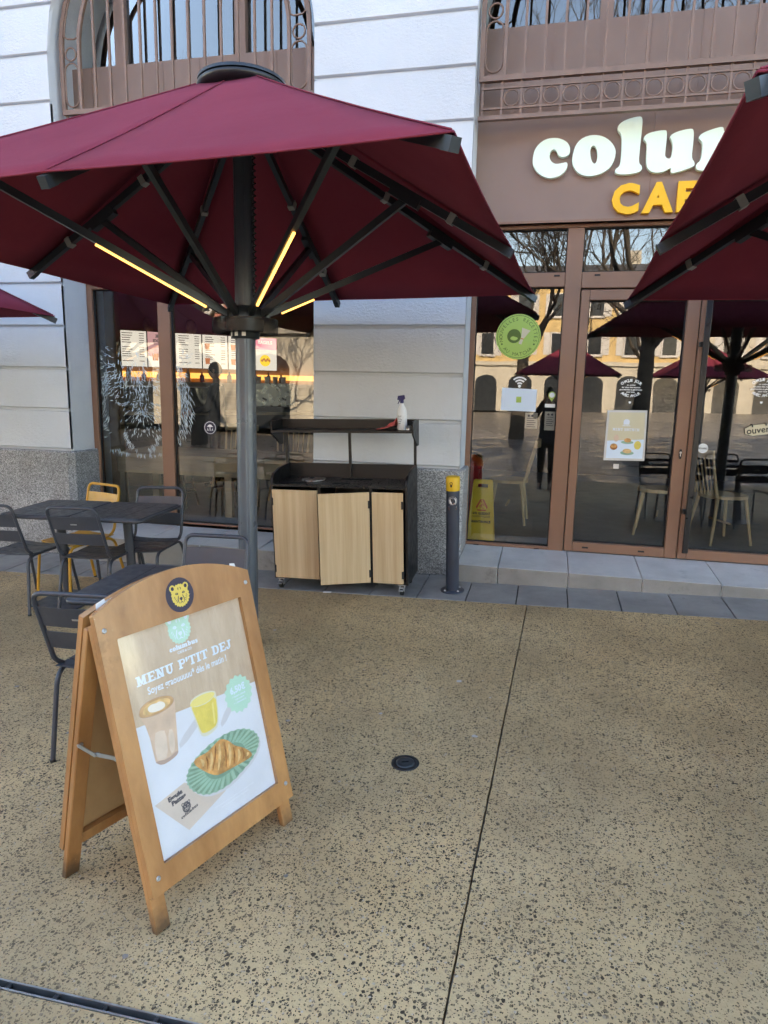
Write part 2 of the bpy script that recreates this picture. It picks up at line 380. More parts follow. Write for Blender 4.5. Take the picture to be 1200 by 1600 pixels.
    def mesh(s, name):
        me = bpy.data.meshes.new(name); me.from_pydata([tuple(p) for p in s.v], [], s.f)
        names = []
        for m in s.m:
            if m not in names: names.append(m)
        for m in names: me.materials.append(MATS[m])
        for p, m, sm in zip(me.polygons, s.m, s.sm): p.material_index = names.index(m); p.use_smooth = sm
        me.update(); return me
    def build(s, name, parent=None, world=False, bevel=0., recalc=True):
        me = s.mesh(name)
        if recalc:
            import bmesh
            bm = bmesh.new(); bm.from_mesh(me); bmesh.ops.recalc_face_normals(bm, faces=bm.faces); bm.to_mesh(me); bm.free()
        o = bpy.data.objects.new(name, me); COL.objects.link(o)
        if parent:
            o.parent = parent
            if world:
                o.matrix_parent_inverse = wm(parent).inverted()
        if bevel:
            md = o.modifiers.new('bevel', 'BEVEL'); md.width = bevel; md.segments = 2; md.limit_method = 'ANGLE'
        return o
def wm(o):
    m = o.matrix_basis.copy()
    if o.parent: m = wm(o.parent) @ o.matrix_parent_inverse @ m
    return m
def empty(name, loc=(0,0,0), rot=(0,0,0), label=None, cat=None, group=None):
    o = bpy.data.objects.new(name, None); COL.objects.link(o); o.location = loc; o.rotation_euler = rot; o.empty_display_size = .1
    if label: tag(o, label, cat, group)
    return o
def part_empty(name, parent):
    o = bpy.data.objects.new(name, None); COL.objects.link(o); o.parent = parent; return o
def tag(o, label, cat, group=None):
    o['label'] = label; o['category'] = cat
    if group: o['group'] = group
    return o
def struct(o): o['kind'] = 'structure'; return o
def copy_tree(o, parent=None):
    c = o.copy(); COL.objects.link(c); c.parent = parent
    for ch in list(o.children): copy_tree(ch, c)
    return c
def slope_rot(rz=0.):
    # stands square to the gently sloping ground
    n = Vector((-.027, -.0396, 1)).normalized()
    q = Vector((0,0,1)).rotation_difference(n)
    return (q.to_matrix() @ Matrix.Rotation(rz, 3, 'Z')).to_euler()
def arc(cx, cy, r, a0, a1, n): return [(cx+r*math.cos(R(a0+(a1-a0)*i/n)), cy+r*math.sin(R(a0+(a1-a0)*i/n))) for i in range(n+1)]
def chaikin(p, k=2):
    for _ in range(k):
        q = []
        for i in range(len(p)):
            a, b = p[i], p[(i+1) % len(p)]
            q += [(a[0]*.75+b[0]*.25, a[1]*.75+b[1]*.25), (a[0]*.25+b[0]*.75, a[1]*.25+b[1]*.75)]
        p = q
    return p
def bend(pts, rad, n=4):
    # polyline with rounded corners
    P = [Vector(p) for p in pts]; out = [P[0]]
    for i in range(1, len(P)-1):
        a, b, c = P[i-1], P[i], P[i+1]; d1 = (a-b); d2 = (c-b); r = min(rad, d1.length*.49, d2.length*.49)
        s, e = b+d1.normalized()*r, b+d2.normalized()*r
        for k in range(n+1):
            t = k/n; out.append(s*(1-t)**2 + b*2*t*(1-t) + e*t*t)
    out.append(P[-1]); return out

# text and outlines (curves turned to meshes)
def curve_geo(cu):
    o = bpy.data.objects.new('tmp', cu); me = bpy.data.meshes.new_from_object(o)
    V = [v.co.copy() for v in me.vertices]; F = [tuple(p.vertices) for p in me.polygons]
    bpy.data.objects.remove(o); bpy.data.meshes.remove(me); bpy.data.curves.remove(cu); return V, F
def text_geo(txt, size=1., bold=0., extrude=0., align='CENTER', space=1., res=3):
    cu = bpy.data.curves.new('t', 'FONT'); cu.body = txt; cu.size = size; cu.offset = bold; cu.extrude = extrude
    cu.align_x = align; cu.space_character = space; cu.resolution_u = res; return curve_geo(cu)
def shape_geo(loops, extrude=0., bevel=0.):
    cu = bpy.data.curves.new('s', 'CURVE'); cu.dimensions = '2D'; cu.fill_mode = 'BOTH'; cu.extrude = extrude; cu.bevel_depth = bevel; cu.bevel_resolution = 1
    for lp in loops:
        sp = cu.splines.new('POLY'); sp.points.add(len(lp)-1); sp.use_cyclic_u = True
        for p, q in zip(sp.points, lp): p.co = (q[0], q[1], 0, 1)
    return curve_geo(cu)
def put(mb, geo, M3):                     # geometry (x,y,z) -> M3(x, y, z)
    V, F = geo; mb.add([M3(*v) for v in V], F)

# bold rounded slab letters of the shop name, outlines in metres on the facade
LET = {
 'c': ([(-0.245,3.57),(-0.23,3.658),(-0.161,3.718),(-0.069,3.727),(0.012,3.695),(0.044,3.644),(0.038,3.594),(-0.007,3.577),(-0.047,3.592),(-0.06,3.63),(-0.09,3.645),(-0.115,3.614),(-0.109,3.563),(-0.07,3.53),(-0.017,3.534),(0.028,3.544),(0.031,3.5),(-0.011,3.445),(-0.103,3.423),(-0.185,3.459),(-0.235,3.519)],),
 'o': ([(0.059,3.58),(0.09,3.691),(0.19,3.735),(0.307,3.71),(0.388,3.625),(0.384,3.539),(0.339,3.466),(0.239,3.427),(0.134,3.438),(0.07,3.504)], [(0.191,3.636),(0.222,3.657),(0.248,3.62),(0.253,3.545),(0.235,3.511),(0.204,3.548)]),
 'l': ([(0.385,3.779),(0.425,3.819),(0.543,3.845),(0.567,3.823),(0.565,3.713),(0.562,3.604),(0.561,3.505),(0.591,3.485),(0.587,3.445),(0.495,3.428),(0.398,3.435),(0.388,3.47),(0.428,3.493),(0.429,3.611),(0.421,3.722),(0.391,3.748)],),
 'u': ([(0.583,3.694),(0.621,3.722),(0.731,3.735),(0.751,3.721),(0.749,3.594),(0.747,3.545),(0.774,3.525),(0.797,3.536),(0.801,3.627),(0.779,3.671),(0.771,3.69),(0.818,3.717),(0.92,3.735),(0.94,3.716),(0.942,3.62),(0.939,3.523),(0.967,3.492),(0.963,3.462),(0.82,3.42),(0.798,3.43),(0.803,3.469),(0.745,3.432),(0.67,3.432),(0.62,3.474),(0.613,3.564),(0.612,3.65),(0.586,3.67)],),
}
LET['c'] = tuple([(x+.245, z-3.43) for x, z in l] for l in LET['c'])
LET['o'] = tuple([(x-.059, z-3.43) for x, z in l] for l in LET['o'])
LET['l'] = tuple([(x-.385, z-3.43) for x, z in l] for l in LET['l'])
LET['u'] = tuple([(x-.583, z-3.43) for x, z in l] for l in LET['u'])
LET['m'] = ([(0,.25),(.04,.275),(.13,.30),(.165,.30),(.168,.26),(.22,.298),(.30,.298),(.345,.25),(.40,.298),(.49,.298),(.535,.25),(.538,.10),(.54,.075),(.57,.06),(.57,.02),(.50,.0),(.40,.0),(.385,.04),(.405,.07),(.405,.17),(.39,.195),(.365,.19),(.35,.16),(.352,.075),(.37,.05),(.355,.0),(.26,.0),(.205,.0),(.19,.04),(.212,.07),(.212,.17),(.20,.195),(.175,.19),(.162,.16),(.163,.075),(.185,.05),(.17,.0),(.08,.0),(.0,.005),(-.005,.05),(.03,.075),(.032,.20),(.0,.225)],)
LET['b'] = ([(0,.36),(.04,.39),(.15,.415),(.175,.40),(.172,.275),(.225,.30),(.30,.29),(.36,.22),(.365,.14),(.32,.04),(.23,-.005),(.15,.0),(.12,.02),(.08,.0),(.045,.01),(.05,.10),(.045,.30),(.005,.325)], [(.175,.17),(.195,.215),(.225,.20),(.235,.14),(.22,.085),(.195,.07),(.175,.09)])
LET['s'] = ([(.02,.215),(.05,.28),(.14,.305),(.20,.29),(.235,.30),(.245,.215),(.215,.205),(.17,.235),(.135,.235),(.14,.205),(.20,.185),(.255,.14),(.25,.06),(.19,.0),(.10,-.005),(.05,.015),(.015,.0),(.005,.10),(.035,.11),(.08,.065),(.125,.06),(.125,.09),(.06,.11),(.02,.15)],)
WORD = [('c',0),('o',.304),('l',.63),('u',.828),('m',1.225),('b',1.815),('u',2.20),('s',2.605)]
WORD_W = 2.86
def word_geo(scale):
    V, F = [], []
    for ch, x in WORD:
        g = shape_geo([[((px+x)*scale, pz*scale) for px, pz in chaikin(l, 1)] for l in LET[ch]])
        o = len(V); V += g[0]; F += [tuple(i+o for i in f) for f in g[1]]
    return V, F

# ================================================================== GROUND
xs = [-160,-60,-30,-12,-6,0,6,12,30,60,160]; ys = [-170,-90,-60,-40,-20,-10,-6,-2.5,1.5,5,8,30,90]
g = MB('plaza_stone'); V = [(x, y, glevel(x,y)-.035) for y in ys for x in xs]
g.add(V, [(j*len(xs)+i, j*len(xs)+i+1, (j+1)*len(xs)+i+1, (j+1)*len(xs)+i) for j in range(len(ys)-1) for i in range(len(xs)-1)])
ground = struct(g.build('ground'))
rj = random.Random(3)
def jx(k, y): return -.231 + .034*y*1.0 + k*5.2 if k == 0 else k*5.2-.2
def slab_piece(k0, k1, y0, y1, name='concrete_slab'):
    m = MB('aggregate_concrete'); n = 60
    gap = .004
    L = [(jx(k0,y)+gap+rj.uniform(-.0018,.0018) if k0 > -3 else -14., y) for y in [y0+(y1-y0)*i/n for i in range(n+1)]]
    Rr = [(jx(k1,y)-gap+rj.uniform(-.0018,.0018) if k1 < 3 else 13., y) for y in [y0+(y1-y0)*i/n for i in range(n+1)]]
    V = []; F = []
    for (a, b) in zip(L, Rr):
        for (x, y) in (a, b): V += [(x, y, glevel(x,y)), (x, y, glevel(x,y)-.033)]
    for i in range(n):
        o = i*4; F += [(o, o+2, o+6, o+4), (o, o+4, o+5, o+1), (o+2, o+3, o+7, o+6)]
    F += [(0,1,3,2), (n*4, n*4+2, n*4+3, n*4+1)]
    m.add(V, F); return m.build(name, ground)
for k0, k1 in ((-3,-1),(-1,0),(0,1),(1,3)):
    slab_piece(k0, k1, 1.4405, 4.982)
    slab_piece(k0, k1, -2.49, 1.408)
# slot drain let into the concrete, parallel to the facade
dr = empty('slot_drain', (-1.2,1.425,glevel(-1.2,1.425)), label='narrow dark slot drain with steel edges crossing the near left corner', cat='drain')
def gbar(mb, x0, x1, y0, y1, z0, z1):
    V = [(x, y, glevel(x,y)+z) for z in (z0,z1) for x, y in ((x0,y0),(x1,y0),(x1,y1),(x0,y1))]
    mb.add(V, [(3,2,1,0),(4,5,6,7),(0,1,5,4),(1,2,6,5),(2,3,7,6),(3,0,4,7)])
for y0, y1 in ((1.4095,1.4145),(1.434,1.439)):
    m = MB('galvanised'); gbar(m, -12, 11.5, y0, y1, -.03, .003); m.build('edge_rail', dr, world=True)
m = MB('void_black'); gbar(m, -12, 11.5, 1.4145, 1.434, -.034, -.022); m.build('channel', dr, world=True)
for i in range(40):
    x = -4+i*.16
    m = MB('cast_iron'); gbar(m, x, x+.014, 1.4148, 1.4337, -.012, -.001); m.build('cross_bar', dr, world=True)
# round cover
pc = empty('floor_socket_cover', (-.53,2.783,glevel(-.53,2.783)), slope_rot(R(20)), 'small round dark iron cover set in the concrete', 'floor cover')
MB('cast_iron').lathe([(.0635,0.001),(.0635,.004),(.058,.006),(.047,.006),(.045,.003),(.0,.003)], 32).build('ring', pc)
MB('umbrella_metal').lathe([(.043,.0032),(.042,.0075),(.03,.0082),(0,.0082)], 28).build('lid', pc)
MB('void_black').box(-.016,.016,-.004,.004,.0085,.0092).build('slot', pc)
# strip of paving stones along the facade
strip = struct(MB('rubber').add([(x,y,glevel(x,y)-.012) for x,y in ((-11.9,4.985),(11.9,4.985),(11.9,5.72),(-11.9,5.72))], [(0,1,2,3)]).build('pavement'))
i = 0; x = -.146-.377*20
while x < 6.5:
    m = MB('paving_stone'); dz = rj.uniform(-.0015,.0015); e = .004
    V = [(a, b, glevel(a,b)+z+dz) for z in (-.03,.001) for a, b in ((x+e,4.99),(x+.377-e,4.99),(x+.377-e,5.60),(x+e,5.60))]
    m.add(V, [(3,2,1,0),(4,5,6,7),(0,1,5,4),(1,2,6,5),(2,3,7,6),(3,0,4,7)]); m.build('paving_slab', strip, bevel=.003); x += .377
# two stone steps
def step(x0, joints, x1, label, zf, zb):
    s = empty('stone_step', ((x0+x1)/2,5.5,glevel((x0+x1)/2,5.5)), label=label, cat='step')
    xs_ = [x0]+joints+[x1]
    for a, b in zip(xs_[:-1], xs_[1:]):
        m = MB('step_stone'); e = .0025; dz = rj.uniform(-.002,.002)
        pts = [(5.455,glevel(a,5.455)-.03),(5.455,zf+dz),(6.055,zb+dz),(6.055,0)]
        V = [(a+e,y,z) for y,z in pts]+[(b-e,y,z) for y,z in pts]
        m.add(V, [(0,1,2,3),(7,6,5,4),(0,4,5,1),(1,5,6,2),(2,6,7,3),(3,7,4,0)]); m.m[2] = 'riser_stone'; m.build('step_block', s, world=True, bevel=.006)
    return s
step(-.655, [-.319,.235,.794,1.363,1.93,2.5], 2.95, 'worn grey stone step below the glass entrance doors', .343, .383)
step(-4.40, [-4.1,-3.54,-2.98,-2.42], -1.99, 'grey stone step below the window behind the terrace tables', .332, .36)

# ================================================================== CAFE BUILDING
YW, YG = 5.70, 6.10
BLD = empty('cafe_building', (-1.3,5.75,glevel(-1.3,5.75)), label='white painted stone cafe building with brown framed shopfronts and granite base', cat='building')
AX0, AX1, ASP = -4.445, -1.986, 4.55
BX0, BX1, BSP, BH = -.694, 2.954, 4.55, 1.75
ACX, AR = (AX0+AX1)/2, (AX1-AX0)/2
BCX, BR = (BX0+BX1)/2, (BX1-BX0)/2
def hw(which, z):
    if which == 'A': r, sp, h = AR, ASP, AR
    else: r, sp, h = BR, BSP, BH
    if z <= sp: return r
    t = (z-sp)/h
    return 0 if t >= 1 else r*math.sqrt(1-t*t)
SEG = [('L', lambda z: -14., lambda z: ACX-hw('A',z)), ('M', lambda z: ACX+hw('A',z), lambda z: BCX-hw('B',z)), ('R', lambda z: BCX+hw('B',z), lambda z: 13.)]
wall = MB('wall_paint')
for nm, f0, f1 in SEG:
    zs = [.05+(6.49-.05)*i/60 for i in range(61)]
    V = []
    for z in zs: V += [(f0(z), 5.728, z), (f1(z), 5.728, z)]
    wall.add(V, [(2*i,2*i+1,2*i+3,2*i+2) for i in range(60)])
wall.box(-14,13,5.70,6.3,6.50,12.0); wall.box(-14,-13.7,6.3,16,0,12); wall.box(12.7,13,6.3,16,0,12); wall.box(-14,13,15.7,16,0,12); wall.box(-14.3,13.3,5.35,16.3,12.0,12.4)
WALL = wall.build('wall', BLD, world=True)
for k in range(14):
    za, zb = 1.105+.385*k, 1.105+.385*(k+1)
    for nm, f0, f1 in SEG:
        m = MB('wall_paint')
        n = 1 if zb < 4.5 else 6
        zz = [za+.013+(zb-.013-za-.013)*i/n for i in range(n+1)]
        prof = [(5.732, zz[0]-.002), (5.712, zz[0])] + [(YW, z) for z in [zz[0]+.008]+zz[1:-1]+[zz[-1]-.003]] + [(5.732, zz[-1])]
        V = []
        for y, z in prof: V += [(f0(z), y, z), (f1(z), y, z)]
        q = len(prof)
        m.add(V, [(2*i,2*i+1,2*i+3,2*i+2) for i in range(q-1)])
        # ends
        m.add(V, [tuple(2*i for i in range(q)), tuple(2*i+1 for i in range(q))])
        m.build('course', WALL, world=True)
for which, cx, r in (('A', ACX, AR), ('B', BCX, BR)):
    pr = [(-r, .3), (-r, ASP)]; h = AR if which == 'A' else BH
    pr += [(-r*math.cos(R(a)), ASP+h*math.sin(R(a))) for a in range(5, 180, 5)] + [(r, ASP), (r, .3)]
    m = MB('wall_paint'); V = []
    for x, z in pr: V += [(cx+x, 5.703, z), (cx+x, 6.32, z)]
    m.smooth = True
    m.add(V, [(2*i,2*i+1,2*i+3,2*i+2) for i in range(len(pr)-1)]); m.build('reveal', BLD, world=True)
# granite base blocks with a chamfered corner
def granite(x0, x1, ch0, ch1):
    m = MB('granite'); y0 = 5.645; z1 = 1.098; c = .05
    pts = ([(x0, 6.05), (x0, y0+c), (x0+c, y0)] if ch0 else [(x0,6.05),(x0,y0)]) + ([(x1-c, y0), (x1, y0+c), (x1, 6.05)] if ch1 else [(x1,y0),(x1,6.05)])
    V = [(x,y,-.05) for x,y in pts]+[(x,y,z1-.012) for x,y in pts]
    cxm = (x0+x1)/2
    ins = [(x+(.012 if x < cxm else -.012), y+.012) for x,y in pts]
    V += [(x,y,z1) for x,y in ins]; n = len(pts)
    F = [(i,(i+1)%n,(i+1)%n+n,i+n) for i in range(n)]+[(i+n,(i+1)%n+n,(i+1)%n+2*n,i+2*n) for i in range(n)]+[tuple(range(2*n,3*n))]
    m.add(V, F); return m.build('granite_base', BLD, world=True)
granite(-2.02, -.655, True, True); granite(-8.2, -4.40, False, True); granite(-13.9, -8.206, False, False); granite(2.915, 12.8, True, False)
# inside shell
m = MB('cafe_tile'); m.box(-8.5,8,6.05,12.2,.30,.385); m.build('interior_floor', BLD, world=True)
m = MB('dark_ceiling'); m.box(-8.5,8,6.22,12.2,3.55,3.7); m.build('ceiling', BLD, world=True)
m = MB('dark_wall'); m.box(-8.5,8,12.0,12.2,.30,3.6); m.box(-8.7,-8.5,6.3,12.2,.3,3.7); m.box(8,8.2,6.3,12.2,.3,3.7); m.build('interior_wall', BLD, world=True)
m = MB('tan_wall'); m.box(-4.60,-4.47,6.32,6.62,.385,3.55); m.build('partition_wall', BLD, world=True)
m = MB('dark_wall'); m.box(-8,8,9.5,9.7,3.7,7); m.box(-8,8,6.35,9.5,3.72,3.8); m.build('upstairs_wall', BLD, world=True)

FY0, FY1 = 6.05, 6.13
def frame_part(name, parent, boxes, mat='frame_brown', y0=FY0, y1=FY1, bv=.004):
    m = MB(mat)
    for (x0,x1,z0,z1) in boxes: m.box(x0,x1,y0,y1,z0,z1,bv)
    return m.build(name, parent, world=True)
def pane(parent, x0, x1, z0, z1, y=YG):
    return MB('glazing').add([(x0-.005,y,z0-.005),(x1+.005,y,z0-.005),(x1+.005,y,z1+.005),(x0-.005,y,z1+.005)], [(0,1,2,3)]).build('pane', parent, world=True)
def gasket(parent, x0, x1, z0, z1):
    m = MB('rubber'); y0, y1 = 6.075, 6.098; t = .007
    m.box(x0,x1,y0,y1,z0,z0+t); m.box(x0,x1,y0,y1,z1-t,z1); m.box(x0,x0+t,y0,y1,z0+t,z1-t); m.box(x1-t,x1,y0,y1,z0+t,z1-t)
    return m.build('gasket', parent, world=True)
# left shop window
SW = part_empty('shop_window', BLD); SW['label'] = 'wide three-part shop window with a bear drawn in pale fur strokes'
frame_part('frame', SW, [(AX0+.002,-4.385,.356,2.70)])
frame_part('frame', SW, [(-3.68,-3.55,.401,2.64)]); frame_part('frame', SW, [(-2.88,-2.75,.401,2.64)]); frame_part('frame', SW, [(-2.046,AX1-.002,.356,2.70)])
frame_part('frame', SW, [(-4.384,-2.047,.356,.40)]); frame_part('frame', SW, [(-4.384,-2.047,2.641,2.70)])
for x0, x1 in ((-4.385,-3.68),(-3.55,-2.88),(-2.75,-2.046)): pane(SW, x0, x1, .40, 2.64); gasket(SW, x0, x1, .402, 2.638)
for xx in (-3.72,-3.0,-2.35):
    MB('rubber').box(xx,xx+.05,6.044,6.052,.372,.384).build('drain_cap', SW, world=True)
m = MB('fascia_mauve'); m.box(AX0+.002,AX1-.002,6.02,6.11,2.705,3.92); m.build('fascia_panel', BLD, world=True)
# entrance: side lights, transoms, doors
EN = part_empty('entrance_frame', BLD)
for b in ((BX0+.002,-.65,.371,3.10),(.07,.2,.371,3.07),(2.06,2.19,.371,3.07),(2.91,BX1-.002,.371,3.10)): frame_part('frame', EN, [b])
for b in ((-.649,.069,.371,.412),(2.191,2.909,.371,.412),(-.649,.069,2.612,2.726),(2.191,2.909,2.612,2.726),(.201,2.059,2.60,2.726),(-.649,2.909,3.071,3.10)): frame_part('frame', EN, [b])
for (x0,x1,z0,z1) in ((-.65,.07,.412,2.612),(2.19,2.91,.412,2.612),(-.65,.07,2.726,3.07),(.2,1.13,2.726,3.07),(1.13,2.06,2.726,3.07),(2.19,2.91,2.726,3.07)):
    pane(EN, x0, x1, z0, z1); gasket(EN, x0, x1, z0+.001, z1-.001)
frame_part('transom_bar', EN, [(1.11,1.15,2.727,3.070)])
for xx, zz in ((-.02,2.70),(.30,2.70),(-.58,.385),(-.05,.385)):
    MB('rubber').box(xx,xx+.045,6.043,6.052,zz-.006,zz+.006).build('drain_cap', EN, world=True)
def door(x0, x1, label):
    d = part_empty('door', BLD); d['label'] = label
    s = .068 if x0 < 1 else .07; s2 = .098 if x0 < 1 else .07
    frame_part('stile', d, [(x0,x0+s,.392,2.585)], y0=6.04, y1=6.14); frame_part('stile', d, [(x1-s2,x1,.392,2.585)], y0=6.04, y1=6.14)
    frame_part('rail', d, [(x0+s+.001,x1-s2-.001,.392,.474)], y0=6.041, y1=6.139); frame_part('rail', d, [(x0+s+.001,x1-s2-.001,2.503,2.585)], y0=6.041, y1=6.139)
    pane(d, x0+s, x1-s2, .474, 2.503); gasket(d, x0+s, x1-s2, .476, 2.501)
    return d
D1 = door(.206, 1.127, 'left entrance door leaf with a brunch poster on its glass')
D2 = door(1.134, 2.055, 'right entrance door leaf with a long black pull bar')
for xx in (.36,.82): MB('rubber').box(xx,xx+.05,6.034,6.041,.425,.438).build('drain_cap', D1, world=True)
m = MB('steel'); m.lathe([(.011,0),(.011,.006),(0,.006)], 16); lk = MB('black_bar'); lk.prism(chaikin([(1.07,1.235),(1.093,1.235),(1.093,1.315),(1.07,1.315)],1), 6.028, 6.040); lk.mat = 'steel'
lk.prism(arc(1.0815,1.288,.009,0,330,11), 6.022, 6.028); lk.box(1.0785,1.0845,6.022,6.028,1.258,1.282); lk.build('lock', D1, world=True)
m = MB('black_bar'); m.box(1.160,1.204,5.975,5.999,.455,2.60,.004); m.build('pull_bar', D2, world=True)
for zz in (.80,2.155): MB('black_bar').box(1.140,1.203,5.999,6.041,zz-.02,zz+.02,.004).build('bar_bracket', D2, world=True)

# fascia with the raised shop name
FP = MB('fascia_mauve').box(BX0+.002,.66,6.0,6.11,3.101,3.92).box(.662,1.70,6.0,6.11,3.101,3.92).box(1.702,BX1-.002,6.0,6.11,3.101,3.92).build('fascia_panel', BLD, world=True)
MB('frame_brown').box(BX0+.002,BX1-.002,5.985,6.045,3.101,3.118).build('drip_edge', BLD, world=True)
def letter(loops, x, z, depth, face, edge, y=5.999):
    g2 = shape_geo(loops, extrude=depth/2)
    m = MB(edge)
    V, F = g2
    V3 = [(x+v[0], y-depth/2-v[2], z+v[1]) for v in V]
    m.add(V3, F)
    zf = max(v[2] for v in V)
    for i, f in enumerate(F):
        if all(abs(V[k][2]-zf) < 1e-5 for k in f): m.m[i] = face
    return m.build('letter', FP, world=True)
for ch, x in WORD: letter([chaikin(l, 2) for l in LET[ch]], -.245+x, 3.43, .045, 'letter_white', 'letter_edge')
def slabtext(txt, x, z, size, bold, space):
    # one letter object per character
    cx = x
    for ch in txt:
        if ch == ' ': cx += size*.32; continue
        V, F = text_geo(ch, size, bold, .02, 'LEFT')
        w_ = max(v[0] for v in V)-min(v[0] for v in V); x0 = min(v[0] for v in V)
        m = MB('letter_yellow'); m.add([(cx-x0+v[0], 5.979-v[2], z+v[1]) for v in V], F); m.build('letter', FP, world=True)
        cx += w_+space
    return cx
slabtext('CAFÉ & CO', .385, 3.157, .285, .014, .022)

# iron grilles in the arches
def grille(which, x0, x1, cx, spring, rx, ry, label):
    G = part_empty('iron_grille', BLD); G['label'] = label
    Y0, Y1 = 5.79, 5.81
    def b(name, boxes, y0=Y0, y1=Y1):
        m = MB('iron_mauve')
        for bx in boxes: m.box(bx[0],bx[1],y0,y1,bx[2],bx[3])
        return m.build(name, G, world=True)
    b('rail', [(x0,x1,4.097,4.137)], 5.775, 5.82); b('rail', [(x0,x1,3.822,3.852)], 5.775, 5.82)
    b('rail', [(x0+.02,x1-.02,4.043,4.057)]); b('rail', [(x0+.02,x1-.02,3.900,3.914)])
    n = int((x1-x0-.06)/.142); st = (x1-x0-.06)/n
    for i in range(n+1):
        x = x0+.03+i*st
        b('bar', [(x-.008,x+.008,3.852,4.097)], 5.793, 5.807)
        if i < n and i > 0:
            m = MB('iron_mauve'); c = x+st/2
            m.tube([(c+.058*math.cos(t), 5.80, 3.9785+.058*math.sin(t)) for t in [2*math.pi*k/20 for k in range(20)]], .0065, 6, closed=True); m.build('ring', G, world=True)
    # arched border: two bands with capsules and rings between
    ro, ri = rx, rx-.19
    def ptc(r_in, ang):      # ang from 180 (left) to 0
        k = r_in/rx
        return (cx+rx*k*math.cos(R(ang)), spring+ry*k*math.sin(R(ang)))
    for rr, wd in ((ro-.016,.034),(ri,.026)):
        pts = [(cx-rr, 4.137)]+[ptc(rr,a) for a in range(180,-1,-6)]+[(cx+rr,4.137)]
        m = MB('iron_mauve')
        for p, q in zip(pts[:-1], pts[1:]): m.bar((p[0],5.80,p[1]), (q[0],5.80,q[1]), wd, .03, (0,1,0))
        m.build('arch_band', G, world=True)
    mid = (ro-.033+ri+.013)/2; hw_ = (ro-.033-ri-.013)/2-.006
    for sgn in (-1, 1):
        m = MB('iron_mauve'); c0 = cx+sgn*mid
        P = [(c0+hw_*math.cos(R(a)), 5.80, 4.165+hw_+hw_*math.sin(R(a))) for a in range(180,361,20)]+[(c0+hw_*math.cos(R(a)), 5.80, 4.50-hw_+.02+hw_*math.sin(R(a))) for a in range(0,181,20)]
        m.tube(P, .0075, 6, closed=True); m.build('capsule', G, world=True)
        m = MB('iron_mauve'); m.tube([(c0+.052*math.cos(R(a)), 5.80, 4.59+.052*math.sin(R(a))) for a in range(0,360,18)], .0075, 6, closed=True); m.build('ring', G, world=True)
        # capsule that follows the arch
        a0, a1 = (174, 148)
        O = [ptc(mid+hw_, a0+(a1-a0)*i/8) for i in range(9)]; I = [ptc(mid-hw_, a1+(a0-a1)*i/8) for i in range(9)]
        P = [((2*cx-x if sgn > 0 else x), 5.80, z) for x, z in chaikin(O+I, 1)]
        m = MB('iron_mauve'); m.tube(P, .0075, 6, closed=True); m.build('capsule', G, world=True)
    n = int((2*ri-.06)/.144); st = 2*ri/n
    for i in range(1, n):
        x = cx-ri+i*st; zt = spring+ry*(ri/rx)*math.sqrt(max(0,1-((x-cx)/ri)**2))
        b('bar', [(x-.009,x+.009,4.137,zt)], 5.79, 5.81)
    return G
grille('A', AX0+.07, AX1-.02, ACX, 4.60, AR-.06, AR-.06, 'arched iron grille above the parasol')
grille('B', BX0+.02, BX1-.02, BCX, 4.60, BR-.02, BH-.05, 'arched iron grille above the shop sign')
# upper arched windows behind the grilles
for which, x0, x1, mulls in (('A',AX0,AX1,(-3.95,-2.78)),('B',BX0,BX1,(.25,2.0))):
    U = part_empty('arched_window', BLD)
    MB('fascia_mauve').box(x0+.001,x1-.001,6.03,6.1,3.921,4.575).build('panel', U, world=True)
    cx = (x0+x1)/2; r = (x1-x0)/2; h = AR if which == 'A' else BH
    pr = [(x0,4.575),(x0,4.55+.03)]+[(cx-r*math.cos(R(a)), 4.58+h*math.sin(R(a))) for a in range(5,180,5)]+[(x1,4.58),(x1,4.575)]
    MB('glazing').add([(x,6.09,z) for x,z in pr], [tuple(range(len(pr)))]).build('pane', U, world=True)
    for mx in mulls: MB('fascia_mauve').box(mx-.05,mx+.05,6.04,6.10,4.576,5.75).build('mullion', U, world=True)
    m = MB('fascia_mauve')
    for i in range(int((x1-x0)/.36)): m.box(x0+.2+i*.36,x0+.207+i*.36,6.026,6.031,3.93,4.57)
    m.build('panel_seams', U, world=True)

